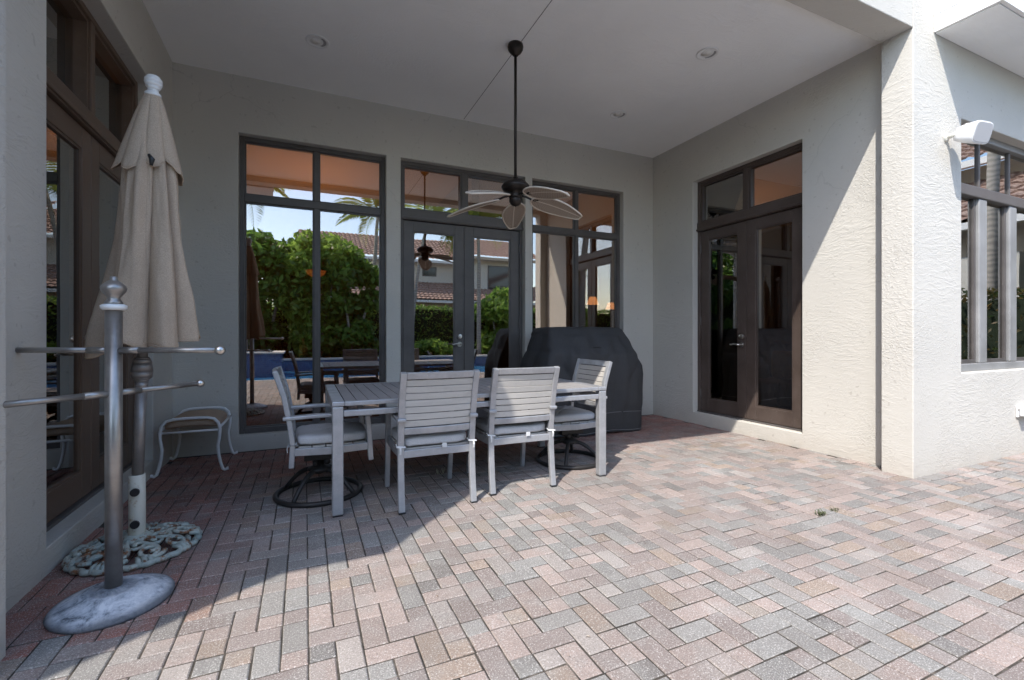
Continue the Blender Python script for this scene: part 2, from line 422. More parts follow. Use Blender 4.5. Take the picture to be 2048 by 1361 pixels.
# ---- doors and windows (each a part of the house, panes and fittings its sub-parts)
def place(o, face, c, u):
    """face: 'S' looks -Y, 'W' looks -X, 'E' looks +X; c: plane of the frame's front; u: where local x = 0 lies"""
    if face == 'S': o.location = (u, c, 0)
    if face == 'W': o.location = (c, u, 0); o.rotation_euler = (0, 0, -math.pi/2)
    if face == 'E': o.location = (c, u, 0); o.rotation_euler = (0, 0, math.pi/2)
def pane(o, x0, x1, y, z0, z1):
    return box('pane', M['glass'], o, (x0, x1, y-.003, y+.003, z0, z1))
def window(face, c, u, w, z0, z1, zb, mt):
    fr = .045; b = MB(); D = .075; mu = .05
    b.box(0, fr, 0, D, z0, z1).box(w-fr, w, 0, D, z0, z1).box(fr, w-fr, .001, D, z1-fr, z1).box(fr, w-fr, .001, D, z0, z0+fr+.01)
    o = b.build('window', mt, house, bevel=.004)
    xm = w/2
    box('transom_bar', mt, o, (fr, w-fr, .004, D-.004, zb, zb+.075), bevel=.004)
    box('mullion', mt, o, (xm-mu/2, xm+mu/2, .002, D-.002, z0+fr+.01, zb), bevel=.004)
    box('mullion', mt, o, (xm-mu/2, xm+mu/2, .002, D-.002, zb+.075, z1-fr), bevel=.004)
    for a, bb in ((fr, xm-mu/2), (xm+mu/2, w-fr)):
        for q0, q1 in ((z0+fr+.01, zb), (zb+.075, z1-fr)):
            # inner bead, then the glass
            g_ = .014; bd = MB().box(a, a+g_, .022, .05, q0, q1).box(bb-g_, bb, .022, .05, q0, q1).box(a+g_, bb-g_, .022, .05, q0, q0+g_).box(a+g_, bb-g_, .022, .05, q1-g_, q1)
            bd.build('glazing_bead', mt, o); pane(o, a+g_-.002, bb-g_+.002, .04, q0+g_-.002, q1-g_+.002)
    place(o, face, c, u); return o
def door(face, c, u, w, z0, z1, zleaf, mt, inset=.045, stile=.115, kick=.16):
    fr = .042; D = .11; b = MB()
    b.box(0, fr, 0, D, z0, z1).box(w-fr, w, 0, D, z0, z1).box(fr, w-fr, .001, D, z1-fr, z1)
    o = b.build('french_door', mt, house, bevel=.004)
    box('transom_bar', mt, o, (.001, w-.001, -.012, D-.002, zleaf+.008, zleaf+.125), bevel=.006)
    box('drip_cap', mt, o, (-.012, w+.012, -.026, .02, zleaf+.018, zleaf+.042), bevel=.004)
    xm = w/2; zt = zleaf+.125
    box('mullion', mt, o, (xm-.03, xm+.03, .003, D-.003, zt, z1-fr), bevel=.004)
    for a, bb in ((fr, xm-.03), (xm+.03, w-fr)):
        g_ = .022; bd = MB().box(a, a+g_, .018, inset+.02, zt, z1-fr).box(bb-g_, bb, .018, inset+.02, zt, z1-fr).box(a+g_, bb-g_, .018, inset+.02, zt, zt+g_).box(a+g_, bb-g_, .018, inset+.02, z1-fr-g_, z1-fr)
        bd.build('glazing_bead', mt, o); pane(o, a+g_-.002, bb-g_+.002, inset+.01, zt+g_-.002, z1-fr-g_+.002)
    box('threshold', M['bronze'], o, (.002, w-.002, -.01, D, z0-.004, z0+.018), bevel=.003)
    zb = z0+.022
    for k, (a, bb) in enumerate(((fr+.004, xm-.0025), (xm+.0025, w-fr-.004))):
        lf = MB().box(a, a+stile, .014, .06, zb, zleaf).box(bb-stile, bb, .014, .06, zb, zleaf)
        lf.box(a+stile, bb-stile, .0145, .0595, zleaf-stile, zleaf).box(a+stile, bb-stile, .0145, .0595, zb, zb+kick)
        lf.build('door_leaf', mt, o, bevel=.004)
        x0, x1, q0, q1 = a+stile, bb-stile, zb+kick, zleaf-stile; g_ = .014
        MB().box(x0, x0+g_, .022, .05, q0, q1).box(x1-g_, x1, .022, .05, q0, q1).box(x0+g_, x1-g_, .022, .05, q0, q0+g_).box(x0+g_, x1-g_, .022, .05, q1-g_, q1).build('glazing_bead', mt, o)
        pane(o, x0+g_-.002, x1-g_+.002, .038, q0+g_-.002, q1-g_+.002)
        hx = a if k == 0 else bb
        for zz in (zb+.22, (zb+zleaf)/2, zleaf-.22):
            MB().lathe([(.0075, zz-.05), (.0075, zz+.05)], (hx, .010, 0), 10).build('hinge', M['bronze'], o)
    hx = xm - .0025 - stile*.5
    MB().lathe([(.030, 0), (.030, .008), (.024, .012)], (hx, 0, 1.035), 20, 'y').build('rose_plate', M['nickel'], o, smooth=False).location = (0, .002, 0)
    MB().tube([(hx, .002, 1.035), (hx, -.045, 1.035), (hx-.02, -.052, 1.036), (hx-.06, -.053, 1.043), (hx-.095, -.052, 1.032), (hx-.115, -.05, 1.036)], [.011, .010, .010, .009, .008, .007], 10).build('lever_handle', M['nickel'], o, smooth=True)
    MB().lathe([(.029, .014), (.029, .0), (.024, -.012), (.010, -.014)], (hx, 0, 1.13), 20, 'y').build('deadbolt', M['nickel'], o)
    place(o, face, c, u); return o
REC = .08
window('S', YB+REC, LW[0], LW[1]-LW[0], LW[2], LW[3], 2.495, M['bronze'])
door('S', YB+REC, BD[0], BD[1]-BD[0], BD[2], BD[3], 2.47, M['bronze'])
window('S', YB+REC, W3[0], W3[1]-W3[0], W3[2], W3[3], 2.495, M['bronze'])
door('W', XR+REC, RD[1], RD[1]-RD[0], RD[2], RD[3], 2.48, M['darkbrown'])
door('E', XL-.10, LD[0], LD[1]-LD[0], LD[2], LD[3], 2.43, M['brown'], inset=.08, stile=.13)
# wing window: two tiers of lights with heavy grey mullions
def wing_window():
    x0, x1, z0, z1 = WW; w = x1-x0; mt = M['greyframe']; b = MB(); D = .09
    b.box(0, .06, 0, D, z0, z1).box(w-.06, w, 0, D, z0, z1).box(.06, w-.06, .001, D, z1-.06, z1).box(.06, w-.06, .001, D, z0, z0+.07)
    o = b.build('window', mt, house, bevel=.006)
    box('transom_bar', M['bronze'], o, (.06, w-.06, -.008, D-.002, 2.43, 2.53), bevel=.008)
    xs = [.63, 1.24, 1.85, 2.46]
    for k, x in enumerate(xs):
        box('mullion', mt, o, (x-.075, x+.075, .002, D-.004, z0+.07, 2.43), bevel=.012)
        box('mullion', M['bronze'], o, (x-.015, x+.015, .03, D-.006, 2.53, z1-.06), bevel=.004)
    e = [.06] + xs + [w-.06]
    for k in range(len(e)-1):
        a = e[k] + (.075 if k else 0); bb = e[k+1] - (.075 if k < len(e)-2 else 0)
        pane(o, a-.002, bb+.002, .05, z0+.068, 2.432)
        MB().box(a, a+.035, .03, .06, z0+.07, 2.43).box(bb-.035, bb, .03, .06, z0+.07, 2.43).box(a+.035, bb-.035, .03, .06, z0+.07, z0+.105).build('sash', M['bronze'], o)
        a = e[k] + (.015 if k else 0); bb = e[k+1] - (.015 if k < len(e)-2 else 0)
        pane(o, a-.002, bb+.002, .05, 2.528, z1-.058)
    o.location = (x0, COLY0+.085, 0)
wing_window()

# ---- rooms behind the glass
M['room_wall'] = mat('room_wall_brown', (.11, .07, .048), .8); M['room_ceil'] = mat('room_ceiling_wood', (.50, .33, .12), .85); M['room_floor'] = mat('room_floor_stone', (.10, .075, .055), .35)
box('room_floor', M['room_floor'], house, (-6.0, 10.0, YB+.21, 11.0, -.09, .05))
box('room_floor', M['room_floor'], house, (-6.0, XL-.21, 2.30, YB+.205, -.09, .05))
box('room_floor', M['room_floor'], house, (XR+.21, 10.0, 2.30, YB+.205, -.09, .05))
box('room_ceiling', M['room_ceil'], house, (-6.0, 10.0, YB+.21, 11.0, 3.62, 3.72))
box('room_ceiling', M['room_ceil'], house, (-6.0, XL-.21, 2.30, YB+.205, 3.62, 3.72))
box('room_ceiling', M['room_ceil'], house, (XR+.21, 10.0, 2.30, YB+.205, 3.62, 3.72))
box('room_wall', M['room_wall'], house, (-6.2, -6.0, 2.2, 11.2, 0, ZT)); box('room_wall', M['room_wall'], house, (10.0, 10.2, 2.2, 11.2, 0, ZT))
box('room_wall', M['room_wall'], house, (-6.0, 10.0, 9.3, 9.5, .05, 3.62))
box('room_wall', M['room_wall'], house, (-6.2, XL-1.2, 2.10, 2.30, -.1, ZT))
box('room_wall', M['room_wall'], house, (9.6, 10.2, 2.05, 2.3, -.1, ZT))
box('room_partition', M['room_wall'], house, (2.30, 2.42, 6.6, 9.3, .05, 3.62))
box('curtain', mat('dark_curtain', (.05,.035,.028), .9), house, (4.95, 5.02, 4.0, 5.0, .05, 3.0))

# ------------------------------------------------------------------ furniture materials
def coat(name, col, rough=.4, metal=.35):
    m = mat(name, col, rough, metal); t = NT(m); p = t.obj()
    n1 = t.noise(p, 14.0, 4, .65); n2 = t.noise(p, 120.0, 2, .6)
    c = t.mix(t.ramp(n1, [(.35, (0,0,0)), (.7, (1,1,1))]), col, tuple(c*.8 for c in col))
    c = t.mix(t.ramp(n2, [(.64, (0,0,0)), (.75, (.5,)*3)]), c, tuple(min(1, c*1.3+.05) for c in col))
    t.color(c); t.l(t.ramp(n1, [(.3, (rough-.08,)*3), (.7, (rough+.12,)*3)]), t.b.inputs['Roughness']); return m
M['alu'] = coat('brushed_grey_aluminium', (.45, .455, .47), .36, .45)
def plank(name, col):
    m = mat(name, col, .6); t = NT(m); p = t.obj(); oi = t.n('ShaderNodeObjectInfo').outputs['Random']
    x, y, z = t.sep(p)
    g_ = t.noise(t.comb(t.math('MULTIPLY', x, 4.0), t.math('MULTIPLY', y, 4.0), t.math('ADD', t.math('MULTIPLY', z, 60.0), t.math('MULTIPLY', oi, 50.0))), 1.0, 4, .6)
    c = t.mix(g_, tuple(c*.82 for c in col), tuple(min(1, c*1.15) for c in col))
    c = t.mix(t.math('MULTIPLY', oi, .3), c, tuple(c*.75 for c in col))
    c = t.mix(t.ramp(t.noise(p, 9.0, 3, .7), [(.55, (0,0,0)), (.75, (.3,)*3)]), c, (.25, .23, .21))
    t.color(c); return m
M['slat'] = plank('greige_slat', (.52, .49, .45)); M['tslat'] = plank('taupe_table_slat', (.30, .285, .28))
def fabric(name, col, sc=420.0, b=.25):
    m = mat(name, col, .95, spec=.15); t = NT(m); p = t.obj()
    w = t.noise(p, sc, 2, .7); d = t.noise(p, 5.0, 4, .6)
    c = t.mix(t.ramp(w, [(.35, (0,0,0)), (.65, (1,1,1))]), tuple(c*.78 for c in col), tuple(min(1, c*1.12) for c in col))
    c = t.mix(t.ramp(d, [(.4, (0,0,0)), (.75, (.35,)*3)]), c, tuple(c*.7 for c in col))
    t.color(c); t.bump(t.mix(.5, w, d), b, .004); return m
M['cushion'] = fabric('light_grey_cushion', (.60, .59, .59)); M['canvas'] = fabric('tan_canvas', (.50, .395, .30), 300.0)
M['seam'] = mat('canvas_stitching', (.36, .28, .21), .9); M['sling'] = fabric('brown_sling', (.46, .34, .25), 350.0); M['whitecloth'] = mat('white_tape', (.62, .62, .61), .8)
M['cover'] = fabric('black_vinyl_cover', (.058, .058, .06), 160.0, .12)
M['cover'].node_tree.nodes['Principled BSDF'].inputs['Roughness'].default_value = .62
M['piping'] = mat('grey_piping', (.16, .16, .165), .6)

# ------------------------------------------------------------------ dining chairs
BACK = [(-.285, 0), (-.264, .12), (-.247, .27), (-.24, .42), (-.256, .56), (-.290, .74), (-.345, .915)]
def back_y(z):
    for (a, b) in zip(BACK, BACK[1:]):
        if a[1] <= z <= b[1]: return a[0] + (b[0]-a[0])*(z-a[1])/(b[1]-a[1])
    return BACK[-1][0]
def bow_strip(x0, x1, z0, z1, th, bow, name, mt, par, bevel=.003):
    n = 8; b = MB(); vs_ = []
    for i in range(n+1):
        x = x0 + (x1-x0)*i/n; k = -bow*(1 - (2*i/n-1)**2)
        for (z, s) in ((z0, -1), (z0, 1), (z1, 1), (z1, -1)):
            vs_.append((x, back_y(z) + k + s*th/2, z))
    fs = []
    for i in range(n):
        for q in range(4): fs.append((i*4+q, i*4+(q+1) % 4, (i+1)*4+(q+1) % 4, (i+1)*4+q))
    fs += [(0, 1, 2, 3), (n*4+3, n*4+2, n*4+1, n*4)]
    return b.add(vs_, fs).build(name, mt, par, bevel=bevel)
def make_chair(name, label, loc, rz, swivel, group):
    t_ = thing(name, label, 'chair', loc, rz, group); W = .245
    prof = [p for p in BACK if p[1] > .2] if swivel else BACK
    for s in (-1, 1):
        MB().ribbon(prof, s*W-.021, s*W+.021, .034).build('back_post' if swivel else 'rear_leg', M['alu'], t_, bevel=.006)
        zf = .27 if swivel else 0
        MB().ribbon([(.262, zf), (.258, .3), (.252, .45), (.238, .585)] if swivel else [(.298, 0), (.272, .2), (.262, .42), (.245, .585)], s*W-.018, s*W+.018, .036).build('arm_post' if swivel else 'front_leg', M['alu'], t_, bevel=.006)
        MB().ribbon([(back_y(.60)-.035, .600), (-.1, .606), (.1, .605), (.2, .602), (.265, .592)], s*W-.029, s*W+.029, .024).build('armrest', M['alu'], t_, bevel=.006)
        MB().ribbon([(-.235, .372), (0, .362), (.255, .372)], s*W-.012, s*W+.012, .05).build('side_rail', M['alu'], t_, bevel=.004)
        if not swivel:
            MB().box(s*W-.022, s*W+.022, BACK[0][0]-.02, BACK[0][0]+.018, -.001, .012).build('foot_cap', M['black'], t_, bevel=.002)
    bow_strip(-W+.02, W-.02, .868, .915, .03, .014, 'top_rail', M['alu'], t_, .006)
    bow_strip(-W+.02, W-.02, .50, .545, .028, .014, 'lower_rail', M['alu'], t_, .005)
    n = 7; zz = np.linspace(.549, .866, n+1)
    for k in range(n): bow_strip(-W+.019, W-.019, zz[k]+.002, zz[k+1]-.003, .013, .012, 'slat', M['slat'], t_, .002)
    bow_strip(-W+.02, W-.02, .345, .395, .022, -.004, 'seat_rail', M['alu'], t_, .004)
    box('seat_rail', M['alu'], t_, (-W+.02, W-.02, .235, .258, .348, .392), bevel=.004)
    for k in range(5): box('seat_slat', M['slat'], t_, (-W+.013, W-.013, -.205+.088*k, -.125+.088*k, .388, .399), bevel=.002)
    cu = MB(); L = .235
    def puff(u, v):
        th = 2*math.pi*u; ph = (v-.5)*math.pi
        ct, st, cp, sp_ = math.cos(th), math.sin(th), math.cos(ph), math.sin(ph)
        e = lambda q, k: math.copysign(abs(q)**k, q)
        return (L*e(ct, .28)*e(cp, .22), .012 + L*e(st, .28)*e(cp, .22), .438 + .034*e(sp_, .45) + .004*math.sin(9*ct+3)*math.cos(7*st)*abs(sp_))
    cu.grid(puff, 64, 16, wrap=True)
    c = cu.build('cushion', M['cushion'], t_, smooth=True)
    box('care_tag', M['whitecloth'], c, (.03, .062, -.262, -.259, .395, .425))
    for s in (-1, 1):
        yb = back_y(.42)
        MB().tube([(s*W-.026, yb-.02, .425), (s*W+.026, yb-.022, .42), (s*W+.028, yb+.02, .424), (s*W-.026, yb+.024, .43)], .006, 8, closed=True).build('tie', M['whitecloth'], c, smooth=True)
        MB().ribbon([(yb-.024, .425), (yb-.034, .40), (yb-.03, .375)], s*(W+.006)-.006, s*(W+.006)+.006, .004).build('tie_end', M['whitecloth'], c)
    if swivel:
        o = -.07
        MB().box(-.10, .10, o-.10, o+.12, .325, .338).box(-.085, -.06, o-.1, o+.12, .262, .326).box(.06, .085, o-.1, o+.12, .262, .326).build('swivel_plate', M['iron'], t_, bevel=.003)
        MB().tube([(-.11, o-.03, .245), (.11, o-.03, .245)], .016, 10).tube([(-.09, o+.05, .25), (.09, o+.05, .25)], .022, 10).build('spring', M['iron'], t_, smooth=True)
        MB().lathe([(.03, .262), (.035, .21), (.075, .195), (.082, .182), (.06, .165), (.03, .15)], (0, o, 0), 24).build('hub', M['iron'], t_, smooth=True)
        for k in range(4):
            a = R(45+90*k+8); ca, sa = math.cos(a), math.sin(a); P = []
            for q in range(9):
                u = q/8; r = .045 + .235*u; z = .178 - .155*(u**1.5) + .016*math.sin(math.pi*u)
                P.append((ca*r, o+sa*r, z))
            MB().tube(P, [.017]*5+[.0155]*4, 8).build('base_leg', M['iron'], t_, smooth=True)
        MB().tube([(.285*math.cos(2*math.pi*k/48), o+.285*math.sin(2*math.pi*k/48), .018) for k in range(48)], .018, 10, closed=True).build('base_ring', M['iron'], t_, smooth=True)
    return t_
GC = 'grey slatted chairs around the dining table'
c1 = make_chair('dining_chair', 'grey slatted armchair with its back to us, the left one, mostly in shade', (.815, 3.285, 0), 0, False, GC)
dup(c1, (1.488, 3.36, 0), R(-1.5), 'grey slatted armchair with its back to us, the right one, in full sun', GC)
s1 = make_chair('swivel_chair', 'swivel armchair on round black base at the left end of the table', (.165, 3.63, 0), -math.pi/2, True, GC)
dup(s1, (2.13, 3.62, 0), math.pi/2, 'swivel armchair at the right end of the table in front of the covered grill', GC)

# ------------------------------------------------------------------ dining table
tb = thing('dining_table', 'long grey metal dining table with slatted taupe top', 'table', (1.20, 3.66, 0))
HX, HY, ZTB = 1.045, .555, .73
for sx in (-1, 1):
    for sy in (-1, 1):
        MB().box(sx*(HX-.035)-.034, sx*(HX-.035)+.034, sy*(HY-.032)-.031, sy*(HY-.032)+.031, .008, .699).build('leg', M['alu'], tb, bevel=.01, seg=3)
        box('foot_cap', M['black'], tb, (sx*(HX-.035)-.03, sx*(HX-.035)+.03, sy*(HY-.032)-.027, sy*(HY-.032)+.027, 0, .009))
    box('end_rim', M['alu'], tb, (min(sx*HX, sx*(HX-.075)), max(sx*HX, sx*(HX-.075)), -HY, HY, .70, ZTB), bevel=.006)
    box('end_apron', M['alu'], tb, (min(sx*(HX-.012), sx*(HX-.045)), max(sx*(HX-.012), sx*(HX-.045)), -HY+.064, HY-.064, .635, .672), bevel=.005)
for sy in (-1, 1):
    box('side_rim', M['alu'], tb, (-HX+.076, HX-.076, min(sy*HY, sy*(HY-.03)), max(sy*HY, sy*(HY-.03)), .70, ZTB-.001), bevel=.005)
    box('side_apron', M['alu'], tb, (-HX+.07, HX-.07, min(sy*(HY-.006), sy*(HY-.05)), max(sy*(HY-.006), sy*(HY-.05)), .632, .672), bevel=.006)
ns = 26; wx = 2*(HX-.078)/ns
for k in range(ns):
    x = -HX+.078 + k*wx
    box('slat', M['tslat'], tb, (x+.002, x+wx-.003, -HY+.031, HY-.031, .708, ZTB-.0015), bevel=.002)

# ------------------------------------------------------------------ folded umbrella in its cast base
UX, UY = -.835, 3.09
def lean(z, dx=0, dy=0):
    k = .10*(z/2.5); return (UX + .912*k + dx, UY - .41*k + dy, z)
m = mat('rusty_pale_green_paint', (.42,.45,.40), .6); t = NT(m); p = t.pos()
ru = t.noise(p, 16.0, 5, .7); rf = t.ramp(ru, [(.50, (0,0,0)), (.60, (1,1,1))])
hue = t.ramp(t.noise(p, 40.0, 3, .6), [(.3, (.10,.035,.015)), (.7, (.30,.13,.05))])
c = t.mix(t.ramp(t.noise(p, 7.0, 3), [(.35, (.30,.36,.33)), (.7, (.56,.56,.48))]), (.45,.48,.43), (.45,.48,.43)) if False else t.ramp(t.noise(p, 7.0, 3), [(.35, (.28,.34,.32)), (.7, (.52,.53,.46))])
t.color(t.mix(rf, c, hue)); t.bump(ru, .3, .004); M['rustgreen'] = m
m = mat('cream_tube_paint', (.62,.60,.52), .5); t = NT(m); p = t.pos(); x, y, z = t.sep(p)
f1 = t.ramp(t.noise(p, 20.0, 4, .7), [(.58, (0,0,0)), (.7, (.8,)*3)]); c = t.mix(f1, (.62,.60,.52), (.34,.22,.12))
lo = t.ramp(t.math('MULTIPLY', t.math('ADD', z, t.math('MULTIPLY', t.noise(p, 30.0, 3), .03)), 5.0), [(.47, (1,1,1)), (.54, (0,0,0))])
t.color(t.mix(lo, c, (.16, .065, .03))); M['creamtube'] = m
M['alu_dark'] = coat('taupe_pole_metal', (.30, .275, .26), .38, .5)
ub = thing('umbrella_base', 'rusty pale green cast iron umbrella base with scrollwork and cream socket tube', 'umbrella base', (UX+.012, UY-.005, 0))
RB = .285
def dome(r): return .020 + .040*max(0, 1-(r/RB)**2)
def pol(r, a, dz=0): return (r*math.cos(a), r*math.sin(a), dome(r)+dz)
sc = MB()
for k in range(9):
    a0 = 2*math.pi*k/9
    sc.tube([pol(.05+.19*u, a0 + .55*math.sin(u*2.4), .004) for u in np.linspace(0, 1, 12)], list(np.linspace(.015, .012, 12)), 7)
    ca, cr = a0+.36, .198
    cx_, cy_ = cr*math.cos(ca), cr*math.sin(ca); P = []
    for u in np.linspace(0, 1, 20):
        ang = ca + 1.2 - u*8.2; rr = .060*(1-u*.82)
        xx, yy = cx_ + rr*math.cos(ang), cy_ + rr*math.sin(ang); P.append((xx, yy, dome(math.hypot(xx, yy)) + .003 + .012*u))
    sc.tube(P, list(np.linspace(.0125, .009, 20)), 7)
    ca, cr = a0+.1, .115; cx_, cy_ = cr*math.cos(ca), cr*math.sin(ca); P = []
    for u in np.linspace(0, 1, 14):
        ang = ca - 1 + u*7.0; rr = .034*(1-u*.7); xx, yy = cx_ + rr*math.cos(ang), cy_ + rr*math.sin(ang)
        P.append((xx, yy, dome(math.hypot(xx, yy)) + .004 + .01*u))
    sc.tube(P, .0095, 6)
for k in range(9):
    for q in range(3):
        a0 = 2*math.pi*(k+.12+.13*q)/9
        sc.tube([pol(RB-.055, a0, .006), pol(RB-.02, a0+.02, .010), pol(RB-.002, a0+.03, -.004)], [.010, .012, .007], 7)
sc.build('scrollwork', M['rustgreen'], ub, smooth=True)
MB().tube([((RB-.012+.006*math.cos(27*a))*math.cos(a), (RB-.012+.006*math.cos(27*a))*math.sin(a), .017) for a in np.linspace(0, 2*math.pi, 160, endpoint=False)], .0155, 8, closed=True).build('rim', M['rustgreen'], ub, smooth=True)
MB().lathe([(.075, .03), (.07, .07), (.052, .082), (.045, .09)], (0, 0, 0), 28).build('hub', M['rustgreen'], ub, smooth=True)
tu = MB().lathe([(.037, .085), (.037, .40), (.033, .405)], (0, 0, 0), 28).build('socket_tube', M['creamtube'], ub, smooth=True, bevel=.002)
for zz in (.155, .325):
    MB().tube([(0, -.03, zz), (.006, -.058, zz)], .008, 10).build('bolt', M['nickel'], tu)
    MB().lathe([(.021, -.066), (.021, -.056), (.017, -.052)], (.006, 0, zz), 16, 'y').build('knob', M['black'], tu)
um = thing('patio_umbrella', 'folded tan canvas patio umbrella leaning in the corner by the left door', 'umbrella', (0, 0, 0))
MB().tube([lean(.36), lean(.88)], .0265, 18).tube([lean(.98), lean(1.45)], .0245, 18).build('pole', M['alu_dark'], um, smooth=True)
ch = MB()
prof = [(.030, .862), (.031, .905), (.034, .915), (.047, .925), (.050, .96), (.043, 1.005), (.036, 1.028), (.029, 1.035)]
for i in range(len(prof)-1):
    ch.tube([lean(prof[i][1]), lean(prof[i+1][1])], [prof[i][0], prof[i+1][0]], 20)
ch.build('crank_housing', M['alu_dark'], um, smooth=True)
RP = [(1.10, .218), (1.25, .197), (1.45, .171), (1.65, .149), (1.85, .131), (2.05, .112), (2.20, .085), (2.42, .03)]
def rad(z):
    for a, b in zip(RP, RP[1:]):
        if a[0] <= z <= b[0]: return a[1] + (b[1]-a[1])*(z-a[0])/(b[0]-a[0])
    return RP[-1][1]
from mathutils import noise as mn
NZ = mn.noise
def fold(th, z):
    q = th + .16*math.sin(2*th+.7) + .05*math.sin(5*th+2*z)
    k = abs(math.cos(3.5*q+.4)); f = k**.55
    return .60 + .44*f + .07*math.sin(7*q+2+z*1.3)*(2.3-z) + .035*math.sin(13*th+3*z)
def canopy(u, v):
    th = 2*math.pi*u; z = 1.10 + 1.30*v
    edge = (1-v)**8 if v < .3 else 0
    z += edge*(.028*math.sin(3*th+1) + .012*math.sin(9*th)) + edge*.03*math.cos(th-.5)
    r = rad(min(2.41, max(1.10, z)))*fold(th, z)*(1 + .05*math.sin(3*z*2+th*2)) + .012*NZ(Vector((3*math.cos(th), 3*math.sin(th), z*2.2))) + .006*NZ(Vector((7*math.cos(th)+z, 7*math.sin(th), z*7)))
    x, y, _ = lean(z); k = .03*(1-v); return (x + k*.9 + r*math.cos(th), y - k*.4 + r*.92*math.sin(th), z)
cn = MB().grid(canopy, 260, 60, wrap=True).build('canopy', M['canvas'], um, smooth=True, solid=.003)
MB().tube([canopy(u, 0.004) for u in np.linspace(0, 1, 200, endpoint=False)], .0042, 6, closed=True).build('hem', M['canvas'], cn, smooth=True)
for k in range(7):
    u0 = (k+.35)/7; MB().tube([canopy(u0 + .004*math.sin(9*v), v) for v in np.linspace(.02, .72, 30)], .0022, 5).build('seam', M['seam'], cn, smooth=True)
def vent(u, v):
    th = 2*math.pi*u; sc_ = abs(math.cos(3.5*th+.9))
    z = 2.445 - v*(.37 + .055*sc_ + .02*math.sin(2*th)); r = .032 + (v**.85)*(.100 + .018*math.sin(2*th+1))*(.70 + .36*sc_**.6)
    if v > .9: r += .006*math.sin(22*th)*(v-.9)*5
    x, y, _ = lean(z); return (x + r*math.cos(th), y + r*.95*math.sin(th), z)
vf = MB().grid(vent, 180, 22, wrap=True).build('vent_flap', M['canvas'], um, smooth=True, solid=.003)
MB().tube([vent(u, 1.0) for u in np.linspace(0, 1, 160, endpoint=False)], .0036, 6, closed=True).build('hem', M['canvas'], vf, smooth=True)
fi = MB(); prof = [(.036, 2.435), (.038, 2.45), (.027, 2.460), (.023, 2.472), (.035, 2.488), (.041, 2.508), (.039, 2.528), (.027, 2.545), (.008, 2.553)]
for i in range(len(prof)-1): fi.tube([lean(prof[i][1]), lean(prof[i+1][1])], [prof[i][0], prof[i+1][0]], 20)
fi.build('finial', M['white'], um, smooth=True)
xx, yy, _ = lean(2.04); MB().tube([(xx+.035, yy-.155, 2.075), (xx+.05, yy-.165, 2.05), (xx+.045, yy-.16, 2.02)], [.008, .013, .007], 8).build('rib_tip', M['black'], um, smooth=True)

# ------------------------------------------------------------------ towel rack in front of it
TX, TY = -.752, 2.515
m = mat('weathered_resin_base', (.33,.36,.42), .75); t = NT(m); p = t.obj(); x, y, z = t.sep(p)
rr = t.math('POWER', t.math('ADD', t.math('MULTIPLY', x, x), t.math('MULTIPLY', y, y)), .5)
n1 = t.noise(p, 11.0, 5, .7, 1.0); n3 = t.noise(p, 70.0, 4, .75); rg = t.n('ShaderNodeMath', operation='SINE'); t.l(t.math('MULTIPLY', t.math('ADD', rr, t.math('MULTIPLY', n1, .03)), 95.0), rg.inputs[0])
mixn = t.math('ADD', t.math('MULTIPLY', n1, .62), t.math('ADD', t.math('MULTIPLY', n3, .34), t.math('MULTIPLY', rg.outputs[0], .035)))
c = t.ramp(mixn, [(.34, (.09,.10,.12)), (.41, (.30,.33,.37)), (.48, (.48,.51,.56)), (.58, (.66,.68,.71))])
ring = t.ramp(t.math('ADD', rr, t.math('MULTIPLY', t.noise(p, 5.0, 3), .07)), [(.105, (.5,)*3), (.125, (0,0,0)), (.215, (0,0,0)), (.245, (.8,)*3)])
t.color(t.mix(ring, c, (.045, .05, .06))); t.bump(mixn, .6, .006); M['resin'] = m
m = mat('worn_bronze_pole', (.20,.185,.17), .34, .75); t = NT(m); p = t.obj()
c = t.ramp(t.noise(p, 6.0, 4, .6), [(.3, (.24,.225,.21)), (.6, (.40,.38,.36)), (.8, (.50,.48,.46))])
t.color(c); M['polem'] = m
tr = thing('towel_rack', 'free standing bronze towel rack with crossed bars on a weathered round base', 'towel rack', (TX, TY, 0))
MB().lathe([(.210, 0), (.214, .012), (.206, .022), (.175, .034), (.145, .046), (.115, .058), (.10, .066), (.085, .066), (.06, .064), (.05, .072), (.034, .075)], (0,0,0), 56).build('base', M['resin'], tr, smooth=True)
MB().lathe([(.0305, .07), (.0305, 1.262)], (0,0,0), 32).build('pole', M['polem'], tr, smooth=True, angle=30)
fn = MB().lathe([(.030, 1.285), (.033, 1.295), (.026, 1.305), (.022, 1.315), (.030, 1.328), (.043, 1.345), (.046, 1.357), (.042, 1.368), (.024, 1.385), (.013, 1.392), (.0135, 1.405), (.008, 1.408)], (0,0,0), 32).build('finial', M['polem'], tr, smooth=True)
MB().lathe([(.037, 1.262), (.045, 1.27), (.046, 1.282), (.036, 1.288)], (0,0,0), 32).build('collar', M['white'], fn, smooth=True)
cs, sn = math.cos(-YAW), math.sin(-YAW)
def loc_(lat, dep): return (cs*lat - sn*dep, sn*lat + cs*dep)
def arm(lat, dep, z, name, mt_ball):
    x, y = loc_(lat, dep); L = math.hypot(x, y); ux, uy = x/L, y/L
    a = MB().tube([(ux*.02, uy*.02, z), (ux*.11, uy*.11, z)], .0145, 14).tube([(ux*.11, uy*.11, z), (x, y, z)], .0125, 14).build('bar', M['polem'], tr, smooth=True)
    pr = [(.004, -.021), (.013, -.017), (.020, -.008), (.0215, 0), (.020, .008), (.013, .017), (.004, .021)]
    MB().lathe(pr, (x*1.04, y*1.04, z), 18).build('ball_end', mt_ball, a, smooth=True)
arm(.44, .0, 1.09, 'bar', M['nickel']); arm(-.47, .0, 1.09, 'bar', M['polem'])
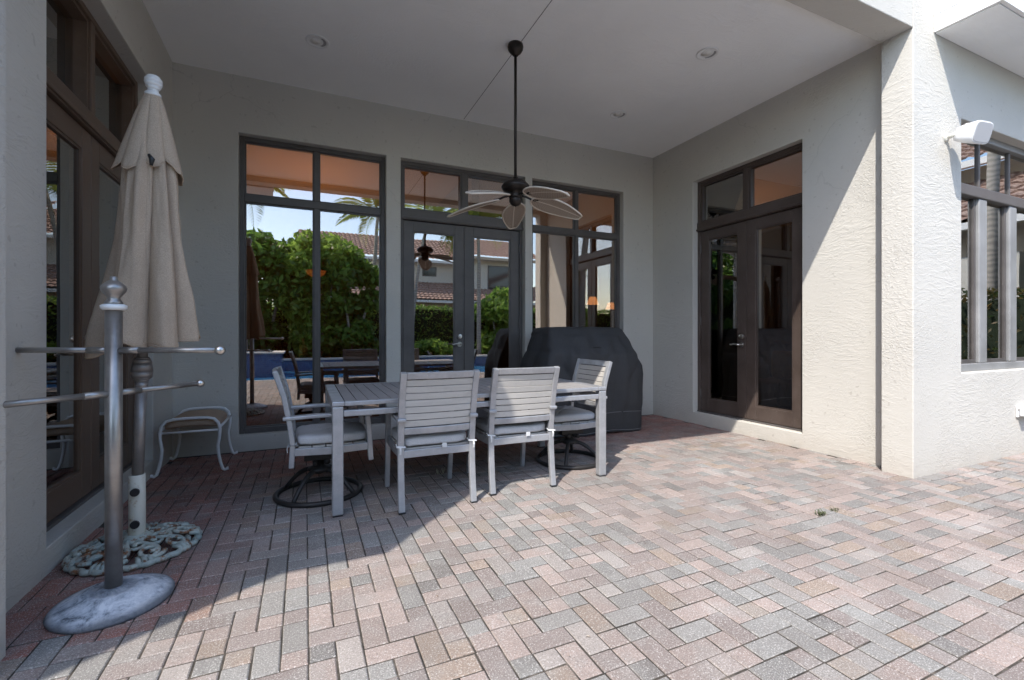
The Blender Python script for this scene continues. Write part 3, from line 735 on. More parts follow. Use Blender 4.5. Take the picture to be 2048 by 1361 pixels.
arm(.10, .38, .905, 'bar', M['nickel']); arm(-.115, -.34, .905, 'bar', M['polem'])

# ------------------------------------------------------------------ small footstool in the corner
st = thing('footstool', 'small white tube footstool with brown sling seat in the corner', 'stool', (-.862, 4.845, 0))
def frame_path(y):
    h = [(-.258, .030), (-.262, .016), (-.245, .010), (-.228, .022), (-.212, .075), (-.198, .15), (-.192, .22), (-.205, .30), (-.208, .36), (-.195, .415), (-.165, .448), (-.12, .460)]
    return [(x, y, z) for x, z in h] + [(x, y, .464) for x in (-.05, .05)] + [(-x, y, z) for x, z in reversed(h)]
for y in (-.29, .29): MB().tube(frame_path(y), .0125, 10).build('leg_frame', M['white'], st, smooth=True)
for s in (-1, 1): MB().tube([(s*.207, -.29, .375), (s*.207, 0, .372), (s*.207, .29, .375)], .0105, 10).build('side_rail', M['white'], st, smooth=True)
for y in (-.282, .282): MB().tube([(-.205, y, .352), (.205, y, .352)], .0095, 10).build('cross_rail', M['white'], st, smooth=True)
def pad(u, v):
    e = lambda q, k: math.copysign(abs(q)**k, q); th = 2*math.pi*u; ph = (v-.5)*math.pi; c_, s_, cp, sp_ = math.cos(th), math.sin(th), math.cos(ph), math.sin(ph)
    x = .198*e(c_, .35)*e(cp, .3); y = .276*e(s_, .3)*e(cp, .3); return (x, y, .422 + .040*e(sp_, .6) - .035*abs(x/.2)**3)
MB().grid(pad, 56, 14, wrap=True).build('sling_seat', M['sling'], st, smooth=True)

# ------------------------------------------------------------------ covered grill
from mathutils import noise as mn
gr = thing('covered_grill', 'barbecue grill under a fitted black vinyl cover by the back wall', 'grill', (3.045, 4.74, 0))
RG = [(.02, .665, -.36, .33), (.10, .665, -.365, .33), (.205, .668, -.365, .335), (.35, .675, -.37, .335), (.52, .682, -.372, .335), (.68, .686, -.372, .335), (.78, .676, -.368, .335),
      (.86, .656, -.355, .335), (.93, .632, -.335, .335), (.99, .605, -.30, .335), (1.03, .588, -.268, .333), (1.10, .562, -.225, .33), (1.17, .535, -.185, .322), (1.215, .512, -.158, .31), (1.238, .485, -.13, .285), (1.245, .40, -.04, .22)]
NA = 150
def rrect(hx, y0, y1, u, r=.07):
    hy, cy0 = (y1-y0)/2, (y0+y1)/2; th = 2*math.pi*u; e = .13
    c_, s_ = math.cos(th), math.sin(th); k = (abs(c_)**(2/e) + abs(s_)**(2/e))**(-e/2)
    return hx*c_*k, cy0 + hy*s_*k
V = []; F = []
fine = []
for i in range(len(RG)-1):
    for q in range(4): 
        w = q/4; fine.append(tuple(a*(1-w)+b*w for a, b in zip(RG[i], RG[i+1])))
fine.append(RG[-1])
for (z, hx, y0, y1) in fine:
    for k in range(NA):
        x, y = rrect(hx, y0, y1, (k+.5)/NA)
        amp = .05 if .3 < z < 1.15 else .022
        w = mn.noise(Vector((x*3.0+z*.8, y*3.0, z*.7))) * amp + .55*amp*mn.noise(Vector((x*8.5-z*1.2, y*8.5+z*.8, z*.6)))
        # diagonal tension creases running from the shelf corners to the hood
        cr = math.sin((abs(x-.05)*1.0 - (z-.7)*.8)*6.0+.4); w += .022*max(0, 1-abs(cr)*1.6)**2*max(0, 1-abs(z-.8)/.4)
        # sharp gathered pleats where the vinyl hangs off the shelf edge
        ph = math.atan2(y, x)*11 + 1.5*mn.noise(Vector((x*2, y*2, 7.0))); hang = max(0, min(1, (.98-z)/.25))*max(.25, 1-abs(z-.5)/.6)
        w += .016*hang*abs(math.sin(ph))**.5*(.4+.6*abs(mn.noise(Vector((x*1.7+5, y*1.7, z*.5)))) * 1.6)
        L = math.hypot(x, y) or 1; x -= w*x/L*1.0; y -= w*y/L*1.6
        zz = z + (.012*mn.noise(Vector((x*4, y*4, 3.3))) if z > 1.2 else 0) + (.008*math.sin(9*x) if z < .06 else 0)
        V.append((x, y, zz))
for j in range(len(fine)-1):
    for k in range(NA): F.append((j*NA+k, j*NA+(k+1) % NA, (j+1)*NA+(k+1) % NA, (j+1)*NA+k))
F.append(tuple((len(fine)-1)*NA+k for k in range(NA)))
MB().add(V, F).build('cover', M['cover'], gr, smooth=True)
def ringline(z, off, r, name, zamp):
    P = []
    i = min(range(len(fine)), key=lambda q: abs(fine[q][0]-z))
    for k in range(0, NA, 2):
        x, y, q = V[i*NA+k]; L = math.hypot(x, y); P.append((x*(1+off/L), y*(1+off/L), q + zamp*math.sin(5*x)))
    MB().tube(P, r, 6, closed=True).build(name, M['piping'], gr, smooth=True)
ringline(.225, .002, .0035, 'seam', .012); ringline(.045, .002, .004, 'hem', .0)
MB().tube([(-.18+.42*u, -.318+.02*u+.006*math.sin(7*u), 1.0+.012*math.sin(5*u)) for u in np.linspace(0, 1, 12)], [.006]*12, 8).build('handle_flap', M['cover'], gr, smooth=True)

# ------------------------------------------------------------------ ceiling fan
fx, fy = 1.693, 3.687
M['fanm'] = mat('oil_rubbed_bronze', (.035, .028, .024), .42, .6)
fan = thing('ceiling_fan', 'bronze ceiling fan with five woven leaf blades on a long downrod', 'ceiling fan', (fx, fy, 0))
MB().lathe([(.066, ZC), (.070, ZC-.02), (.066, ZC-.045), (.052, ZC-.068), (.036, ZC-.08), (.022, ZC-.098), (.014, ZC-.10)], (0,0,0), 28).build('canopy', M['fanm'], fan, smooth=True)
MB().lathe([(.0125, 2.5), (.0125, ZC-.095)], (0,0,0), 16).build('downrod', M['fanm'], fan, smooth=True)
MB().lathe([(.014, 2.545), (.022, 2.54), (.026, 2.52), (.06, 2.51), (.098, 2.492), (.123, 2.465), (.125, 2.45), (.112, 2.428), (.085, 2.412), (.062, 2.405), (.058, 2.372), (.06, 2.36)], (0,0,0), 32).build('motor_housing', M['fanm'], fan, smooth=True)
MB().lathe([(.050, 2.362), (.056, 2.345), (.056, 2.325), (.045, 2.305), (.030, 2.292), (.012, 2.288), (.004, 2.282)], (0,0,0), 28).build('switch_cup', M['fanm'], fan, smooth=True)
m = mat('woven_rattan', (.42,.34,.27), .8); t = NT(m); p = t.obj(); x, y, z = t.sep(p)
wv = t.n('ShaderNodeTexWave', wave_type='BANDS'); wv.inputs['Scale'].default_value = 28.0; wv.inputs['Distortion'].default_value = .6; t.l(p, wv.inputs[0])
ck = t.n('ShaderNodeTexChecker'); ck.inputs['Scale'].default_value = 95.0; t.l(p, ck.inputs[0])
hh = t.mix(.5, wv.outputs[1], ck.outputs['Fac'])
t.color(t.mix(hh, (.22, .17, .13), (.50, .42, .345))); t.bump(hh, .5, .004); M['rattan'] = m
M['rim'] = mat('pale_rattan_rim', (.68, .60, .50), .6)
LB = .50
def bw(s): return .018 + .094*math.sin(math.pi*min(1, s**.72*.93+.02))**.85 if s < .97 else .03
def bladept(u, v): 
    s = u; w = bw(s)*(2*v-1); return (s*LB, w, -.010*(2*v-1)**2 + .012*math.sin(math.pi*s))
blade = MB().grid(bladept, 26, 9)
bm0 = None
for k in range(5):
    a = math.pi/2 - YAW + 2*math.pi*k/5 + R(2)
    ar = MB().tube([(.05, 0, 2.385), (.10, 0, 2.378), (.145, 0, 2.362), (.20, .012, 2.352)], [.012, .010, .010, .006], 8).tube([(.14, 0, 2.363), (.21, -.022, 2.350)], .006, 8).build('blade_arm', M['fanm'], fan, smooth=True)
    ar.rotation_euler = (0, 0, a)
    if bm0 is None:
        bo = blade.build('blade', M['rattan'], fan, smooth=True, solid=.006); bm0 = bo
        out = [bladept(s, 0) for s in np.linspace(0, 1, 22)] + [bladept(s, 1) for s in np.linspace(1, 0, 22)]
        ro = MB().tube(out, .007, 7, closed=True).build('rim', M['rim'], bo, smooth=True)
        mo = MB().tube([bladept(s, .5) for s in np.linspace(0, 1, 12)], .0055, 7).build('midrib', M['rim'], bo, smooth=True)
    else:
        bo = bm0.copy(); C.objects.link(bo)
        for q in (ro, mo):
            q2 = q.copy(); C.objects.link(q2); q2.parent = bo
    bo.parent = fan
    bo.matrix_local = Matrix.Translation((.155*math.cos(a), .155*math.sin(a), 2.362)) @ Matrix.Rotation(a, 4, 'Z') @ Matrix.Rotation(R(13), 4, 'Y') @ Matrix.Rotation(R(-14), 4, 'X')

# ------------------------------------------------------------------ recessed ceiling lights
M['baffle'] = mat('grey_baffle', (.30, .30, .30), .6); M['lens'] = mat('frosted_lens', (.78, .77, .74), .35)
LG = 'recessed lights in the patio ceiling'
for (x, y, lab) in ((.10, 4.35, 'recessed white ceiling light above the left window'), (3.335, 3.083, 'recessed white ceiling light nearest the right hand doorway, toward us'), (3.32, 4.363, 'recessed white ceiling light close to the back right corner'), ):
    rl = thing('recessed_light', lab, 'ceiling light', (x, y, ZC), 0, LG)
    MB().lathe([(.074, .001), (.094, -.001), (.098, -.004), (.094, -.008), (.078, -.008), (.073, -.002)], (0,0,0), 36).build('trim', M['white'], rl, smooth=True)
    # tilted reflector cone inside the trim
    cone = MB().grid(lambda u, v: (.074*(1-.42*v)*math.cos(2*math.pi*u) - .018*v, .074*(1-.42*v)*math.sin(2*math.pi*u), -.003 + .0*v - .0008*v), 36, 5, wrap=True).build('reflector', M['white'], rl, smooth=True)
    MB().lathe([(.043, -.0042), (.043, -.0052), (.002, -.0058)], (-.018, 0, 0), 30).build('lens', M['lens'], rl, smooth=True)
    MB().add([(.048*math.cos(a), .060*math.sin(a), -.0046) for a in np.linspace(-1.1, 1.1, 10)] + [(.072*math.cos(a), .072*math.sin(a), -.0046) for a in np.linspace(1.0, -1.0, 10)], [tuple(range(20))]).build('baffle', M['baffle'], rl)
# ------------------------------------------------------------------ loudspeaker and outlet on the wing wall
sp = thing('wall_speaker', 'white outdoor loudspeaker on a bracket high on the wing wall', 'speaker', (4.94, COLY0, 2.82))
M['spk'] = mat('white_plastic', (.72, .72, .72), .35); M['grille'] = mat('speaker_grille', (.42, .42, .43), .6)
MB().lathe([(.036, 0), (.036, -.012), (.022, -.018)], (0,0,0), 20, 'y').tube([(0, -.01, 0), (.012, -.07, .006), (.035, -.115, -.006)], [.021, .018, .016], 12).build('bracket', mat('ivory_plastic', (.72,.70,.62), .4), sp, smooth=True)
def spk_body():
    secs = [(-.12, .028, .035, .03), (-.10, .062, .060, .03), (-.05, .088, .078, .03), (.03, .112, .093, .03), (.085, .126, .102, .03), (.10, .124, .10, .03)]
    b = MB(); n = 36; vs_ = []; fs = []
    for (d, hw, hh_, e) in secs:
        for k in range(n):
            th = 2*math.pi*k/n; c_, s_ = math.cos(th), math.sin(th); q = (abs(c_)**5 + abs(s_)**5)**(-1/5)
            vs_.append((d, hw*c_*q, hh_*s_*q))
    for j in range(len(secs)-1):
        for k in range(n): fs.append((j*n+k, j*n+(k+1) % n, (j+1)*n+(k+1) % n, (j+1)*n+k))
    fs += [tuple(range(n-1, -1, -1)), tuple((len(secs)-1)*n+k for k in range(n))]
    return b.add(vs_, fs)
rot = Matrix.Translation((.045, -.145, -.015)) @ Matrix.Rotation(R(-98), 4, 'Z') @ Matrix.Rotation(R(16), 4, 'Y')
bd = spk_body().build('cabinet', M['spk'], sp, smooth=True, bevel=.004); bd.matrix_local = rot @ Matrix.Scale(.84, 4)
gl_ = MB()
vs_ = []
n = 36
for (d, hw, hh_) in ((.1005, .113, .089), (.104, .110, .086)):
    for k in range(n):
        th = 2*math.pi*k/n; c_, s_ = math.cos(th), math.sin(th); q = (abs(c_)**6 + abs(s_)**6)**(-1/6); vs_.append((d, hw*c_*q, hh_*s_*q))
gl_.add(vs_, [(k, (k+1) % n, n+(k+1) % n, n+k) for k in range(n)] + [tuple(range(n, 2*n))]).build('grille', M['grille'], bd)
MB().lathe([(.034, -.004), (.034, .004), (.026, .008)], (-.035, 0, .09), 20).build('pivot_knob', M['spk'], bd, smooth=True)
ol = thing('outlet_cover', 'white weatherproof outlet box low on the wing wall at the right edge', 'outlet', (6.33, COLY0, .415))
box('back_plate', M['spk'], ol, (-.11, .11, -.016, -.001, -.055, .055), bevel=.004)
box('lid', M['spk'], ol, (-.085, .105, -.085, -.017, -.045, .045), bevel=.012)
MB().lathe([(.010, -.022), (.010, -.017), (.004, -.016)], (-.098, 0, .02), 12, 'y').build('screw', M['nickel'], ol)

# ------------------------------------------------------------------ weeds in the joints
M['weed'] = mat('weed_green', (.075, .085, .04), .9); M['straw'] = mat('dry_grass', (.42, .38, .28), .9)
def tuft(x, y, n, h, lab, mt):
    b = MB()
    for k in range(n):
        a = random.uniform(0, 2*math.pi); r = random.uniform(.4, 1)*h; px, py = random.gauss(0, .018), random.gauss(0, .010); w = .0022
        dx, dy = math.cos(a)*r*.8, math.sin(a)*r*.8; nx_, ny_ = -math.sin(a)*w, math.cos(a)*w
        b.add([(px-nx_, py-ny_, -.003), (px+nx_, py+ny_, -.003), (px+dx*.6+nx_, py+dy*.6+ny_, r*.55), (px+dx*.6-nx_, py+dy*.6-ny_, r*.55), (px+dx, py+dy, r*.5)], [(0,1,2,3), (3,2,4)])
    o = b.build('weed_tuft', mt, None, loc=(x, y, 0)); tag(o, lab, 'weed', 'weeds in the paving joints')
tuft(3.013, 1.875, 46, .05, 'green weed tuft in a sunny paving joint, the larger of two', M['weed'])
tuft(3.165, 1.888, 22, .035, 'smaller weed tuft right beside the larger one in the sun', M['weed'])
tuft(1.02, 3.72, 12, .09, 'thin dry weed on the shaded paving under the table', M['straw'])

# ------------------------------------------------------------------ dry leaf bits blown against the walls
V, F = [], []
for k in range(150):
    q = random.random()
    if q < .35: x, y = random.uniform(4.5, 7.5), COLY0 - abs(random.gauss(0, .22)) - .03
    elif q < .6: x, y = XR - abs(random.gauss(0, .25)) - .03, random.uniform(2.5, 5.1)
    else: x, y = random.uniform(-.5, 5.5), random.uniform(1.3, 3.9)
    if in_wall(x, y): continue
    r = random.uniform(.003, .009)*(1.5 if random.random() < .15 else 1); a = random.uniform(0, 6.28); z = .003
    c_, s_ = math.cos(a)*r, math.sin(a)*r; o = len(V)
    V += [(x-c_, y-s_, z), (x-s_*.4, y+c_*.4, z+r*.35), (x+c_, y+s_, z+r*.1), (x+s_*.4, y-c_*.4, z+r*.2)]; F.append((o, o+1, o+2, o+3))
lm = mat('dry_leaf', (.10, .07, .045), .9); t = NT(lm); t.color(t.ramp(t.noise(t.pos(), 9.0, 2), [(.4, (.05,.035,.025)), (.55, (.17,.11,.06)), (.7, (.45,.42,.38))]))
lf_ = stuff(MB().add(V, F).build('leaf_litter', lm)); tag(lf_, 'tiny dry leaf bits scattered on the sunny paving', 'leaf litter')

# ------------------------------------------------------------------ pool and garden across from the patio (the windows mirror them)
m = mat('pool_water', (.05, .22, .42), .06, spec=.6); t = NT(m); t.bump(t.noise(t.pos(), 5.0, 3, .5, .4), .12, .03); M['water'] = m
struct(MB().box(-7.0, 6.2, -5.7, -2.36, -.119, -.035).build('pool_water', M['water']))
M['coping'] = mat('pale_coping', (.58, .54, .49), .8); m = mat('blue_tile', (.06, .11, .24), .25); t = NT(m)
br = t.n('ShaderNodeTexBrick'); br.inputs['Scale'].default_value = 9.0; br.offset = 0.0; br.inputs['Brick Width'].default_value = .5; br.inputs['Row Height'].default_value = .5; br.inputs['Mortar Size'].default_value = .015
br.inputs['Color1'].default_value = (.05,.10,.24,1); br.inputs['Color2'].default_value = (.08,.15,.30,1); br.inputs['Mortar'].default_value = (.25,.27,.3,1)
x, y, z = t.sep(t.pos()); t.l(t.comb(t.math('ADD', x, y), z, 0), br.inputs['Vector']); t.color(br.outputs['Color']); M['tile'] = m
struct(MB().box(-7.2, 6.4, -2.36, -2.305, -.119, .002).build('pool_coping', M['coping'], bevel=.01))
spa = thing('raised_spa', 'raised spa with blue tiled sides at the pool, mirrored in the left window', 'spa', (-1.9, -4.4, 0))
box('tiled_wall', M['tile'], spa, (-1.3, 1.3, -.75, .6, -.1, .60), bevel=.01); box('coping', M['coping'], spa, (-1.36, 1.36, -.81, .66, .602, .655), bevel=.012)
box('water', M['water'], spa, (-1.05, 1.05, -.5, .35, .657, .662)); box('spillway', M['coping'], spa, (-.25, .35, .60, .72, .50, .545), bevel=.01)
pw = thing('planter_wall', 'long low raised planter wall along the far side of the pool', 'wall', (0, -5.95, 0))
box('wall', M['tile'], pw, (-8, 11, -.2, .22, -.1, .30), bevel=.01); box('cap', M['coping'], pw, (-8.02, 11.02, -.25, .27, .302, .36), bevel=.01)
struct(MB().box(-12, 14, -15.5, -6.16, -.119, .22).build('planting_bed', mat('mulch', (.06,.045,.03), .95)))
struct(MB().box(6.4, 9.3, -5.72, -2.305, -.119, -.002).build('side_terrace', M['coping']))

def leafmat(name, c0, c1, rough=.45):
    m = mat(name, c0, rough, spec=.5); t = NT(m); a = t.n('ShaderNodeAttribute', attribute_name='tone').outputs['Fac']
    t.color(t.mix(a, c0, c1))
    b = t.b; b.inputs['Transmission Weight'].default_value = 0
    tr_ = t.n('ShaderNodeBsdfTranslucent'); mx = t.n('ShaderNodeMixShader'); mx.inputs[0].default_value = .5
    t.l(t.mix(a, tuple(q*1.6 for q in c0), tuple(q*1.6 for q in c1)), tr_.inputs['Color'])
    out = m.node_tree.nodes['Material Output']; t.l(b.outputs[0], mx.inputs[1]); t.l(tr_.outputs[0], mx.inputs[2]); t.l(mx.outputs[0], out.inputs[0]); return m
M['leaf_dark'] = leafmat('dark_leaf', (.04, .095, .02), (.18, .32, .06)); M['leaf_mid'] = leafmat('mid_leaf', (.075, .15, .028), (.28, .42, .085))
M['frond'] = leafmat('palm_frond', (.07, .12, .03), (.26, .32, .08)); M['croton'] = leafmat('croton_leaf', (.03, .06, .02), (.16, .11, .04))
M['trunk'] = mat('palm_trunk', (.33, .30, .26), .9); t = NT(M['trunk']); wv = t.n('ShaderNodeTexWave', wave_type='BANDS', bands_direction='Z'); wv.inputs['Scale'].default_value = 3.2; wv.inputs['Distortion'].default_value = 7.0; wv.inputs['Detail'].default_value = 3.0
t.l(t.obj(), wv.inputs[0]); t.color(t.mix(wv.outputs[1], (.27, .25, .22), (.40, .37, .33)))
def leaves(name, pts, size, mt, parent):
    n = len(pts); nrm = rng.normal(size=(n, 3)); nrm /= np.linalg.norm(nrm, axis=1)[:, None]
    a = np.cross(nrm, rng.normal(size=(n, 3))); a /= np.linalg.norm(a, axis=1)[:, None]; b = np.cross(nrm, a)
    s = size*rng.uniform(.6, 1.4, (n, 1)); V = np.stack([pts - a*s, pts - b*s*.45, pts + a*s, pts + b*s*.45], 1).reshape(-1, 3)
    me = bpy.data.meshes.new(name); me.from_pydata(V.tolist(), [], [(4*i, 4*i+1, 4*i+2, 4*i+3) for i in range(n)])
    at_ = me.attributes.new('tone', 'FLOAT', 'POINT'); at_.data.foreach_set('value', np.repeat(rng.uniform(0, 1, n), 4).astype(np.float32))
    me.materials.append(mt); o = bpy.data.objects.new(name, me); C.objects.link(o); o.parent = parent; return o
def hedge(x0, x1, y0, y1, z0, z1, n, lab, mt, size=.07):
    h = thing('hedge', lab, 'hedge', ((x0+x1)/2, (y0+y1)/2, 0), 0, 'clipped hedges'); cx_, cy_ = (x0+x1)/2, (y0+y1)/2
    box('core', mat('hedge_core', (.012, .022, .008), .9), h, (x0-cx_+.12, x1-cx_-.12, y0-cy_+.12, y1-cy_-.12, z0, z1-.12))
    p = rng.uniform(0, 1, (n, 3)); q = rng.integers(0, 5, n)
    p[q == 0, 0] = rng.uniform(0, .02, (q == 0).sum()); p[(q == 1) | (q == 3), 1] = 1; p[q == 4, 1] = 0; p[q == 2, 2] = 1
    P = np.stack([x0-cx_ + p[:, 0]*(x1-x0), y0-cy_ + p[:, 1]*(y1-y0), z0 + p[:, 2]*(z1-z0)], 1)
    d = np.sin(P[:, 0]*2.3)*np.cos(P[:, 2]*3.1+P[:, 1])*.07
    P[:, 1] += np.where(q == 4, -d, d) + rng.normal(0, .05, n); P[:, 2] += rng.normal(0, .05, n); P[:, 0] += rng.normal(0, .05, n)
    leaves('foliage', P, size, mt, h); return h
def bush(x, y, z0, blobs, n, size, lab, mt, stem_h):
    b = thing('garden_tree', lab, 'tree', (x, y, 0), 0, 'broad leaved garden trees')
    for k in range(3):
        a = 2.1*k+.3; MB().tube([(.1*math.cos(a), .1*math.sin(a), z0-.1), (.25*math.cos(a), .25*math.sin(a), stem_h*.5), (.55*math.cos(a), .55*math.sin(a), stem_h)], [.07, .055, .03], 8).build('trunk', M['trunk'], b, smooth=True)
    P = []
    for (bx, by, bz, r, rz_) in blobs:
        k = n//len(blobs); d = rng.normal(size=(k, 3)); d /= np.linalg.norm(d, axis=1)[:, None]; rr = rng.uniform(.55, 1.05, (k, 1))
        P.append(np.array([bx, by, bz]) + d*rr*np.array([r, r, rz_]))
    leaves('crown', np.concatenate(P), size, mt, b); return b
def frond_mesh(L, droop, nl=24, wl=.5):
    V, F = [], []
    def rc(s): return Vector((L*s*(1-.12*s), 0, L*(.35*s - droop*s*s)))
    for i in range(14):
        s = i/13; p = rc(s); w = .022*(1-s)+.004
        V += [(p.x, -w, p.z), (p.x, w, p.z)]
        if i: k = 2*i; F.append((k-2, k-1, k+1, k))
    for i in range(nl):
        s = .12 + .88*i/(nl-1); p = rc(s); ll = wl*math.sin(math.pi*min(1, .12+s*.86))**.7
        for sd in (-1, 1):
            o = len(V); j = random.uniform(-.06, .06)
            V += [(p.x-.018, sd*.01, p.z), (p.x+.018, sd*.01, p.z), (p.x+ll*.38+.02, sd*ll*.65, p.z-ll*(.12+j)), (p.x+ll*.55, sd*ll, p.z-ll*(.38+j))]
            F.append((o, o+1, o+2, o+3))
    me = bpy.data.meshes.new('frond'); me.from_pydata([tuple(v) for v in V], [], F)
    at_ = me.attributes.new('tone', 'FLOAT', 'POINT'); at_.data.foreach_set('value', np.linspace(.1, .9, len(V)).astype(np.float32)); me.materials.append(M['frond']); return me
FM = [frond_mesh(2.1, .55), frond_mesh(1.9, .85), frond_mesh(2.2, .30)]
def palm(x, y, h, lx, ly, nf, r, lab, z0=.2):
    p = thing('palm_tree', lab, 'palm tree', (x, y, 0), 0, 'slender palms'); P, rs = [], []
    for i in range(14):
        s = i/13; P.append((lx*s*s, ly*s*s, z0-.1 + (h-z0+.1)*s)); rs.append(r*(1.35 if i == 0 else 1.0-.35*s))
    MB().tube(P, rs, 12).build('trunk', M['trunk'], p, smooth=True)
    for k in range(nf):
        o = bpy.data.objects.new('frond', FM[k % 3]); C.objects.link(o); o.parent = p; o.location = (lx, ly, h)
        o.rotation_euler = (random.uniform(-.15, .15), random.uniform(-.75, .45), 2*math.pi*k/nf*2.39 + random.uniform(-.2, .2))
    return p
palm(3.75, -7.1, 5.3, .55, .2, 15, .085, 'leaning slender palm mirrored in the left leaf of the back door')
palm(6.5, -7.0, 5.7, -.15, .3, 15, .095, 'upright slender palm mirrored in the right leaf of the back door')
palm(2.7, -10.5, 6.6, .3, 0, 14, .11, 'tall palm behind the hedge mirrored at the top right of the left window')
palm(-1.9, -6.9, 6.4, -.3, 0, 13, .20, 'thick trunked palm mirrored at the left edge of the left window')
palm(11.0, .42, 7.6, .15, .1, 14, .105, 'grey ringed palm trunk mirrored in the wing window', -.1)
def blobs(n, sx, sy, z0, z1, r):
    return [(random.uniform(-sx, sx), random.uniform(-sy, sy), random.uniform(z0, z1), r*random.uniform(.7, 1.2), r*random.uniform(.6, 1.0)) for _ in range(n)]
bush(-1.3, -8.2, .2, blobs(20, 1.0, .8, .8, 4.4, .75), 7000, .15, 'dense dark tropical tree mirrored in the left half of the left window', M['leaf_dark'], 3.0)
bush(.4, -8.0, .2, blobs(22, 1.0, .8, .7, 4.6, .75), 8000, .14, 'bushy glossy tree mirrored in the middle of the left window', M['leaf_mid'], 3.0)
bush(1.7, -7.6, .2, blobs(14, .6, .6, .6, 4.0, .6), 4500, .14, 'narrow dark tree mirrored in the right half of the left window', M['leaf_dark'], 2.6)
bush(7.9, -8.3, .2, blobs(12, .7, .6, .6, 2.8, .6), 4000, .16, 'light green shrub mirrored at the right of the back door', M['leaf_mid'], 1.8)
bush(4.6, -6.7, .2, blobs(6, .5, .3, .4, .7, .35), 1500, .12, 'low leafy plant at the foot of the leaning palm', M['leaf_mid'], .5)
hedge(-9, 11.5, -10.2, -9.2, .2, 2.35, 16000, 'long clipped green hedge behind the pool', M['leaf_mid'])
hedge(9.6, 10.5, -6, 1.95, -.1, 1.80, 7000, 'glossy hedge beside the terrace mirrored in the wing window', M['croton'], .055)

hedge(-9.2, -8.2, -9.2, 2.0, -.1, 3.6, 9000, 'tall dark hedge added unseen on the far left to darken the right door reflection', M['leaf_dark'], .10)  # added out of view, hides the bright horizon from the right door's reflection
bush(-7.2, -4.5, -.1, blobs(18, 1.1, 1.1, 1.0, 4.6, .8), 6000, .15, 'dark broad leaved tree added unseen at far left to darken the right door reflection', M['leaf_dark'], 3.0)  # added with the hedge for the same dark reflection
# ---- neighbouring houses with barrel tile roofs
m = mat('barrel_tile', (.33, .22, .18), .8); t = NT(m); n1 = t.noise(t.pos(), 3.5, 3, .6); n2 = t.noise(t.pos(), 14.0, 2, .6)
t.color(t.mix(t.ramp(n2, [(.4, (0,0,0)), (.65, (1,1,1))]), (.24, .15, .12), (.46, .34, .28))); M['rooftile'] = m
M['nwall'] = mat('pale_stucco_far', (.62, .60, .55), .9); M['nwall2'] = mat('tan_stucco_far', (.55, .46, .36), .9)
def roof(name, p0, A, U, la, lu, parent, per=.26, row=.36):
    A, U = Vector(A).normalized(), Vector(U).normalized(); N = A.cross(U); N = N if N.z > 0 else -N
    nu, nv = int(la/(per/4)), int(lu/row); V, F = [], []
    for j in range(nv):
        for e in (0, 1):
            for i in range(nu+1):
                a = i*per/4; hgt = .05*abs(math.sin(math.pi*a/per)) + (.05 if e == 0 else 0.0) + .006*random.random()
                V.append(Vector(p0) + A*a + U*(row*(j+e)) + N*hgt)
    n = nu+1
    for j in range(2*nv-1):
        for i in range(nu): F.append((j*n+i, j*n+i+1, (j+1)*n+i+1, (j+1)*n+i))
    return MB().add(V, F).build(name, M['rooftile'], parent)
def nwin(parent, x0, x1, y0, y1, z0, z1):
    w = box('window', M['bronze'], parent, (x0, x1, y0, y1, z0, z1))
    dx, dy = x1-x0, y1-y0
    if dx > dy: box('pane', M['darkglass'], w, (x0+.07, x1-.07, y0-.01, y1+.01, z0+.07, z1-.07))
    else: box('pane', M['darkglass'], w, (x0-.01, x1+.01, y0+.07, y1-.07, z0+.07, z1-.07))
M['darkglass'] = mat('far_window_glass', (.02, .025, .03), .08, spec=.8); M['gutter'] = mat('white_gutter', (.8, .8, .8), .4)
nh = thing('neighbour_house', 'two storey pale house with barrel tile roofs behind the hedge, mirrored in the back door', 'house', (0, 0, 0))
box('lower_wall', M['nwall2'], nh, (-1, 17, -19, -16.6, -.1, 3.25)); box('upper_wall', M['nwall'], nh, (.2, 9.6, -24, -18.6, 3.2, 5.9)); box('projecting_wall', M['nwall'], nh, (9.6, 14, -24, -17.7, 3.2, 6.2))
roof('lower_roof', (-1.5, -16.0, 3.2), (1,0,0), (0,-.88,.44), 19, 3.0, nh); roof('upper_roof', (-.4, -18.0, 5.85), (1,0,0), (0,-.88,.46), 10.4, 4.6, nh); roof('bay_roof', (9.1, -17.1, 6.15), (1,0,0), (0,-.88,.46), 5.6, 4.2, nh)
box('fascia', M['gutter'], nh, (-1.5, 17.5, -16.05, -15.93, 3.03, 3.18)); box('fascia', M['gutter'], nh, (-.4, 10, -18.05, -17.93, 5.68, 5.83)); box('fascia', M['nwall2'], nh, (9.1, 14.7, -17.2, -17.03, 5.95, 6.13))
for x in (5.4, 6.9): nwin(nh, x, x+.9, -18.62, -18.58, 4.9, 5.5)
nwin(nh, 11.0, 13.0, -17.72, -17.68, 3.9, 5.7)
eh = thing('side_neighbour_house', 'tan house with stacked tile roofs and white gutters, mirrored in the wing window', 'house', (0, 0, 0))
box('lower_wall', M['nwall2'], eh, (12.9, 16, -9, 7, -.1, 3.45)); box('white_wall', M['nwall'], eh, (12.5, 12.85, -3, .30, -.1, 2.75)); box('upper_wall', M['nwall2'], eh, (15.2, 22, -9, 7, 3.4, 5.3))
roof('lower_roof', (12.3, -9.5, 3.42), (0,1,0), (.88,0,.46), 17, 3.4, eh, .3); roof('upper_roof', (14.5, -9.5, 5.30), (0,1,0), (.88,0,.42), 17, 4.4, eh, .3)
box('gutter', M['gutter'], eh, (12.16, 12.32, -9.5, 7.5, 3.27, 3.41)); box('gutter', M['gutter'], eh, (14.36, 14.52, -9.5, 7.5, 5.13, 5.28))
nwin(eh, 12.86, 12.9, .55, 1.7, 1.0, 2.5)

